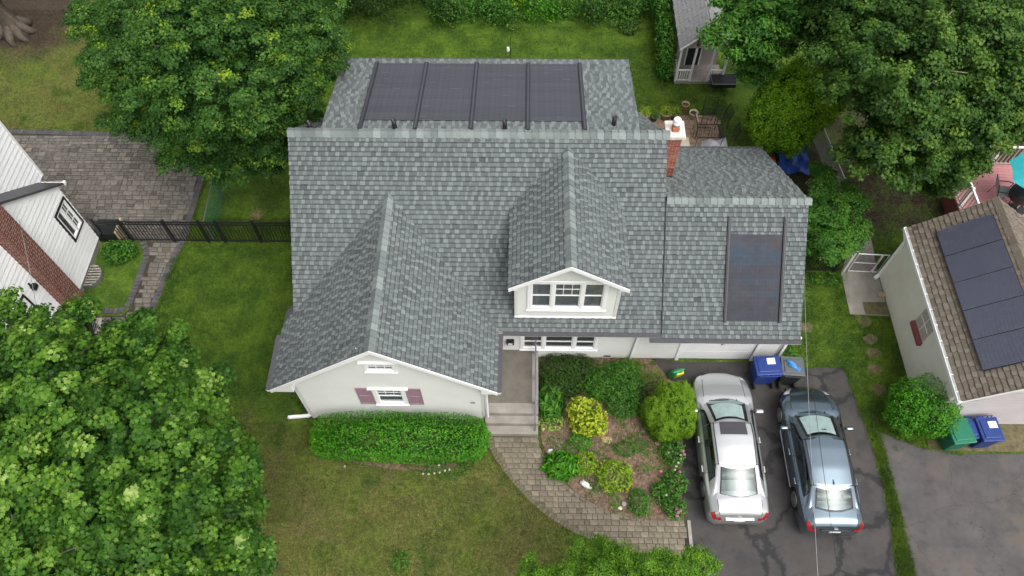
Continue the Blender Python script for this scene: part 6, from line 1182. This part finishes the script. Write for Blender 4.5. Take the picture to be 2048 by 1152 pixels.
small=[('ornamental_grass','deep green grassy mound at the edge of the curved walk',(1.22,7.83,0),.58,.44,.32,'leaf_hedge',LONG,.2,520),('daylily_clump','long leaved green lily clump beside the porch wall',(0.9,9.91,0),.42,.62,.4,'leaf_mid',LONG,.3,330),('hosta_plant','variegated cream and green plant at the foot of the handrail',(0.92,9.29,0),.42,.26,.2,'variegated',OVAL,.11,260),
 ('perennial_plant','lime green rounded mound right of the grassy mound',(1.98,7.94,0),.36,.36,.3,'leaf_lime',OVAL,.065,900),('perennial_plant','yellow tipped bushy plant in the lower middle of the bed',(2.87,7.53,0),.54,.5,.36,'leaf_lime',OVAL,.085,620),('perennial_plant','small dark green plant just below the golden shrub',(1.84,8.66,0),.36,.3,.32,'leaf_hedge',OVAL,.07,520),
 ('lavender_plant','grey green wispy plant beside the white rock',(1.01,8.5,0),.26,.28,.2,'leaf_silver',LONG,.06,380),('perennial_plant','loose green plant at the centre of the mulch',(3.27,8.44,0),.36,.26,.2,'leaf_mid',OVAL,.07,600),('perennial_plant','tiny bright green tuft right of the bed centre',(3.72,8.57,0),.22,.2,.2,'leaf_mid',OVAL,.05,500),
 ('silver_plant','silver leaved creeping plant between the two lime mounds',(2.48,7.99,0),.2,.16,.1,'leaf_silver',LONG,.07,380),('perennial_plant','upright green plant at the lower edge of the mulch',(3.58,6.73,0),.29,.42,.32,'leaf_mid',OVAL,.075,620),('perennial_plant','small blue green plant with white blossoms near the pebbles',(2.83,6.81,0),.18,.2,.2,'leaf_hedge',OVAL,.05,420),
 ('perennial_plant','dark little plant to the right of the white statue',(2.2,7.22,0),.14,.13,.14,'leaf_mid',OVAL,.06,420),('perennial_plant','small feathery plant right of the yellow tipped plant',(3.76,7.8,0),.2,.17,.18,'leaf_mid',OVAL,.05,420),('perennial_plant','low olive ground plant left of the coneflowers',(4.2,8.16,0),.36,.4,.12,'leaf_thuja',OVAL,.055,330)]
for (nm,lab,p,rx_,ry_,rz_,mt,tm,sz,per) in small: bush(nm,lab,[(p[0],p[1],rz_*.55,rx_,ry_,rz_)],sz,tm,mt,per,'plant',wob=.16,core=False,up=.8 if tm is OVAL else .1,stem=False)
cf=bush('coneflower_plant','row of green coneflower plants with pink blossoms along the driveway edge',[(*(4.72,8.29,0.25)[:2],.28,.38,.45,.38),(*(4.7,7.34,0.25)[:2],.28,.36,.45,.38),(*(4.63,6.57,0.25)[:2],.25,.34,.36,.33),(*(4.2,7.03,0.2)[:2],.18,.25,.35,.22)],.085,OVAL,'leaf_mid',330,'plant',wob=.15,up=.9)
def flower(name,par,p,r,pm_,cm_='fcore',n=9):
    b=MB()
    for k in range(n): a=2*math.pi*k/n; c,s_=math.cos(a),math.sin(a); b.add([(c*r*.2,s_*r*.2,0),(c*r*.7-s_*r*.2,s_*r*.7+c*r*.2,-.005),(c*r,s_*r,-.02),(c*r*.7+s_*r*.2,s_*r*.7-c*r*.2,-.005)],[(0,1,2,3)])
    o=b.build(name,pm_,par,False,p); MB().lathe([(r*.28,0),(r*.25,r*.2),(.001,r*.3)],(0,0,0),8).build('flower_centre',cm_,o); return o
for (u,v,w_) in ((4.99,8.24,0.55),(5.02,8.14,0.55),(4.26,7.61,0.5),(4.84,7.6,0.5),(4.8,7.38,0.5),(4.9,7.31,0.5),(4.64,6.47,0.5),(4.67,6.36,0.5),(4.62,6.25,0.5),(4.74,6.41,0.5)): flower('blossom',cf,(u,v,w_),.05,'pinkf')
for (u,v,w_) in ((4.56,8.2,0.5),(4.92,8.13,0.5),(4.91,8.01,0.5),(4.82,7.89,0.5),(4.75,7.77,0.5),(4.69,7.66,0.5),(4.36,6.88,0.5)): flower('blossom',cf,(u,v,w_),.036,'whitef')
dz=bush('daisy_plant','low dark leafy plant with small white flowers under the hedge',[(-2.35,7.72,.1,.75,.28,.14),(-3.0,7.8,.1,.7,.2,.14),(-1.75,7.95,.08,.3,.2,.1)],.06,OVAL,'leaf_dark' if 0 else 'leaf_mid',420,'plant',wob=.1,core=False)
for (u,v,w_) in ((-3.07,7.51,0.25),(-2.9,7.5,0.25),(-2.72,7.53,0.25),(-2.56,7.55,0.25),(-2.4,7.62,0.25),(-2.26,7.65,0.25),(-2.59,7.79,0.25),(-5.55,7.73,0.2)): flower('blossom',dz,(u,v,w_),.038,'whitef',n=7)
bush('weed_tuft','small green weed clump at the left end of the long hedge',[(*(-6.46,8.41,0.2)[:2],.2,.2,.22,.25)],.08,OVAL,'leaf_mid',420,'plant',core=False)
blobstone('garden_rock',(0.9,8.33,0),.11,.10,.14,'rock','white rounded rock at the left of the bed near the steps','rock',None,2); blobstone('garden_rock',(3.12,6.72,0),.09,.08,.09,'greystone','grey round pebble at the bottom of the mulch','rock',None,4); blobstone('garden_rock',(3,6.58,0),.07,.06,.07,'potwhite','small cream pebble at the bottom of the mulch beside the grey one','rock',None,5); blobstone('garden_rock',(4.35,8.68,0),.12,.09,.08,'pot','flat beige stone below the arborvitae','rock',None,6); blobstone('fallen_straw',(2.71,8.77,0),.20,.13,.04,'straw','yellow dry grass patch on the mulch right of the golden shrub','dry grass',None,8)
st_=thing('garden_statue','small white stone figure lying at the edge of the garden bed','statue',(1.96,7.28,0),-.5)
b=MB(); b.tube([(-.17,0,.07),(-.05,.01,.1),(.08,0,.09),(.16,-.01,.06)],[.06,.09,.085,.05],10).tube([(.13,0,.08),(.2,-.03,.13)],[.05,.045],8).tube([(-.1,.05,.08),(-.13,.12,.05)],[.04,.02],6).tube([(.03,.05,.08),(.02,.13,.04)],[.04,.02],6); b.build('figure','rock',st_,True)
# side and back greenery
tree('holly_tree','small loose green tree between the garage wing and the black fence','tree',(10.85,16.2,0),.07,[(*(10.4,16.25,2.4),.65),(*(10.47,17.46,2.4),.38),(*(11.37,16.85,2.2),.45),(*(10.61,15.42,1.8),.7),(*(11.57,15.71,1.7),.5),(*(10.21,16.27,1.8),.45),(*(10.59,18.21,2.2),.15),(*(10.16,15.62,1.2),.4)],.095,OVAL,'leaf_mid',.24,.22,70,5,rough=.4)
bush('round_bush','large round mid green bush at the corner of the brown roofed garage',[(12.45,9.62,1.02,.92,.95,1.1),(12.0,9.5,.95,.6,.7,.95),(12.9,9.35,1.0,.58,.68,.95)],.07,OVAL,'leaf_hedge',420,wob=.09)
bush('ground_ivy','dark leafy ivy bush along the left side of the shed',[(6.05,26.6,.8,.45,1.5,.9),(5.95,25.5,.6,.42,.7,.7),(6.1,28.6,.9,.5,1.0,1.0)],.10,OVAL,'leaf_mid',300,wob=.15)
bush('hydrangea_bush','round green bush against the white house wall by the black fence',[(-14.95,15.55,.42,.52,.46,.45),(-14.6,15.75,.35,.35,.34,.36)],.085,BROAD,'leaf_mid',300)
for i,(p,r_) in enumerate((((-12.79,14.66,0),.28),((-12.71,13.81,0),.26),((-12.68,12.89,0),.26),((-12.86,15.31,0),.2))): bush('border_plant',['grey green border plant beside the left path, second from the fence','grey green border plant midway along the left path edge','lowest grey green border plant beside the left path','uppermost small border plant beside the left path'][i],[(p[0],p[1],.1,r_*.8,r_*1.4,.16)],.05,OVAL,'leaf_oak',500,'plant',core=False,group='border plants by the left path',stem=False)
# dry grass tuft
t=thing('dry_grass_tuft','straw coloured grass tuft behind the black picket fence','plant',(-10.17,17.4,0)); b=MB()
for k in range(70): a=rnd.uniform(0,6.28); r_=rnd.uniform(.1,.4); h_=rnd.uniform(.2,.5); b.tube([(0,0,0),(r_*.5*math.cos(a),r_*.5*math.sin(a),h_),(r_*math.cos(a),r_*math.sin(a),h_*.9)],[.007,.005,.001],3)
b.build('blades','straw',t)
o=MB().b2((-.16,-.1,.0),(.16,.1,.07)).build('loose_brick','pot',None,False,(12.74,14.3,0.02),bevel=.015); tag(o,'loose tan brick on the concrete slab by the cream garage wall','brick')
# back edge: shrubs and trees beyond the lawn
bk=[('dark leafy tree behind the back lawn left of the clearing',[(-6.5,29.1,2.2,2.0,1.6,2.2)],'leaf_dark'),('grey green bush with pale stems at the back lawn edge',[(-3.6,28.7,.8,.9,.7,.9)],'leaf_oak'),('mid green back border bush above the left roof half',[(-1.6,28.9,.7,1.0,.6,.8)],'leaf_mid'),('bright green ground bush at the middle of the back border',[(.6,29.0,.5,1.0,.6,.6)],'leaf_hedge'),('pale leaved small bush at the right of the back border',[(3.0,28.6,.9,.7,.6,.9)],'leaf_oak'),('lush green border bush left of the shed ivy',[(5.0,29.4,.7,1.1,.7,.8)],'leaf_mid'),('dark leaved bush beside the tall dark back tree',[(-8.6,29.3,1.2,1.1,.9,1.3)],'leaf_dark'),('yellow green sprig bush in the back border',[(-.6,29.7,1.0,.9,.6,.9)],'leaf_lime')]
for lab,bl,mt in bk: bush('border_bush',lab,bl,.11,OVAL,mt,170,group='bushes along the back lawn edge',wob=.2)
ug=[]
for k in range(60):
    x=rnd.uniform(-9,6.3); y=rnd.uniform(28.9,31.5)+.5*math.sin(x*.9)+.3*math.sin(x*2.3); ug.append((x,y,rnd.uniform(.1,.5),rnd.uniform(.3,.9),rnd.uniform(.3,.7),rnd.uniform(.25,.8)))
for i,(mt,lab) in enumerate((('leaf_mid','tangled green undergrowth along the back lawn edge'),('leaf_oak','darker tangled undergrowth mixed into the back border'),('leaf_dark','dark leaved ground ivy under the back border bushes'))):
    C=[];N_=[]
    for bl in ug[i::3]:
        d=rng.normal(size=(520,3)); d/=np.linalg.norm(d,axis=1,keepdims=True); C.append(np.array(bl[:3])+d*rng.uniform(.6,1.15,520)[:,None]*np.array(bl[3:6])); N_.append(d*.6+np.array([0,0,.7])+rng.normal(0,.4,d.shape))
    C=np.concatenate(C);N_=np.concatenate(N_); ok=C[:,2]>0; C=C[ok];N_=N_[ok]; o=bpy.data.objects.new('undergrowth',leafmesh('undergrowth',C,N_,rng.uniform(.06,.15,len(C)),OVAL,mt,np.clip(rng.normal(.45,.22,len(C)),0,1))); COL.objects.link(o); o['kind']='stuff'; o['label']=lab
for lab,base,bl,mt in (('dark shade tree behind the left lawn',(-19,32.2,0),[(-19,32.4,3.2,2.2),(-16.5,32.5,3,1.8),(-22,32.6,3.2,2)],'leaf_dark'),('deep green tree far behind the rear roof',(2,33.5,0),[(2,33.6,3.2,2.2),(-2,33.8,3.2,2.2),(6,33.5,3.4,2.2)],'leaf_dark'),('dark green tree far behind the shed',(10,31.5,0),[(10,31.5,4,2.2),(13,29.5,3.5,2.2),(17,27.5,4,2.6),(20,24.5,4,2.4)],'leaf_maple')):
    tree('background_tree',lab,'tree',base,.22,bl,.14,OVAL,mt,.6,.5,26,6,group='trees beyond the back gardens')
tree('old_tree','thick grey trunk with spreading roots at the top left corner','tree',(-23.3,27.9,0),.5,[(-25.5,31,9,2.0),(-27,29.5,9,2.0)],.14,OVAL,'leaf_dark',.6,.5,24,7)
o=bpy.data.objects['trunk.%03d'%7] if False else None
tree('front_tree','bright green fine leaved tree top at the bottom edge below the front walk','tree',(2.5,3.4,0),.14,[(*(2.35,4.08,4),.55),(*(1.07,3.75,3.8),.45),(*(3.61,3.87,4),.5),(*(4.39,4.04,3.8),.32),(*(2.11,4.62,3.6),.2),(*(2.67,3.33,4.4),.8),(*(0.22,4.02,3.6),.3),(*(1.45,4.23,3.8),.32),(*(4.36,4.33,3.8),.26),(*(0.7,3.37,4),.5)],.06,OVAL,'leaf_front',.2,.17,55,8,rough=.45)
bush('lawn_sapling','small green sapling in the front lawn at the bottom edge',[(*(-3.53,4.86,0)[:2],.25,.26,.34,.3)],.08,OVAL,'leaf_mid',300,'plant',core=False)
bush('driveway_weed','leafy weeds at the garage right corner below the eave',[(8.95,11.9,.15,.3,.55,.25)],.09,OVAL,'leaf_mid',300,'plant',core=False)
bush('fence_ivy','green weeds at the foot of the black fence by the gate',[(10.9,14.9,.12,.6,.25,.2),(9.4,15.0,.12,.8,.3,.2)],.09,OVAL,'leaf_mid',260,'plant',core=False)
bush('drive_weed','green weed tuft on the neighbouring asphalt by the round bush',[(*(11.91,8.63,0)[:2],.02,.22,.13,.06)],.04,OVAL,'leaf_mid',500,'plant',core=False,stem=False)
o=MB().b2((12.9,8.55,-.02),(17.5,9.46,.012)).build('dry_strip','bare'); struct(o)
print('objects',len(bpy.data.objects),'tris',sum(len(o.data.polygons) for o in bpy.data.objects if o.type=='MESH'))
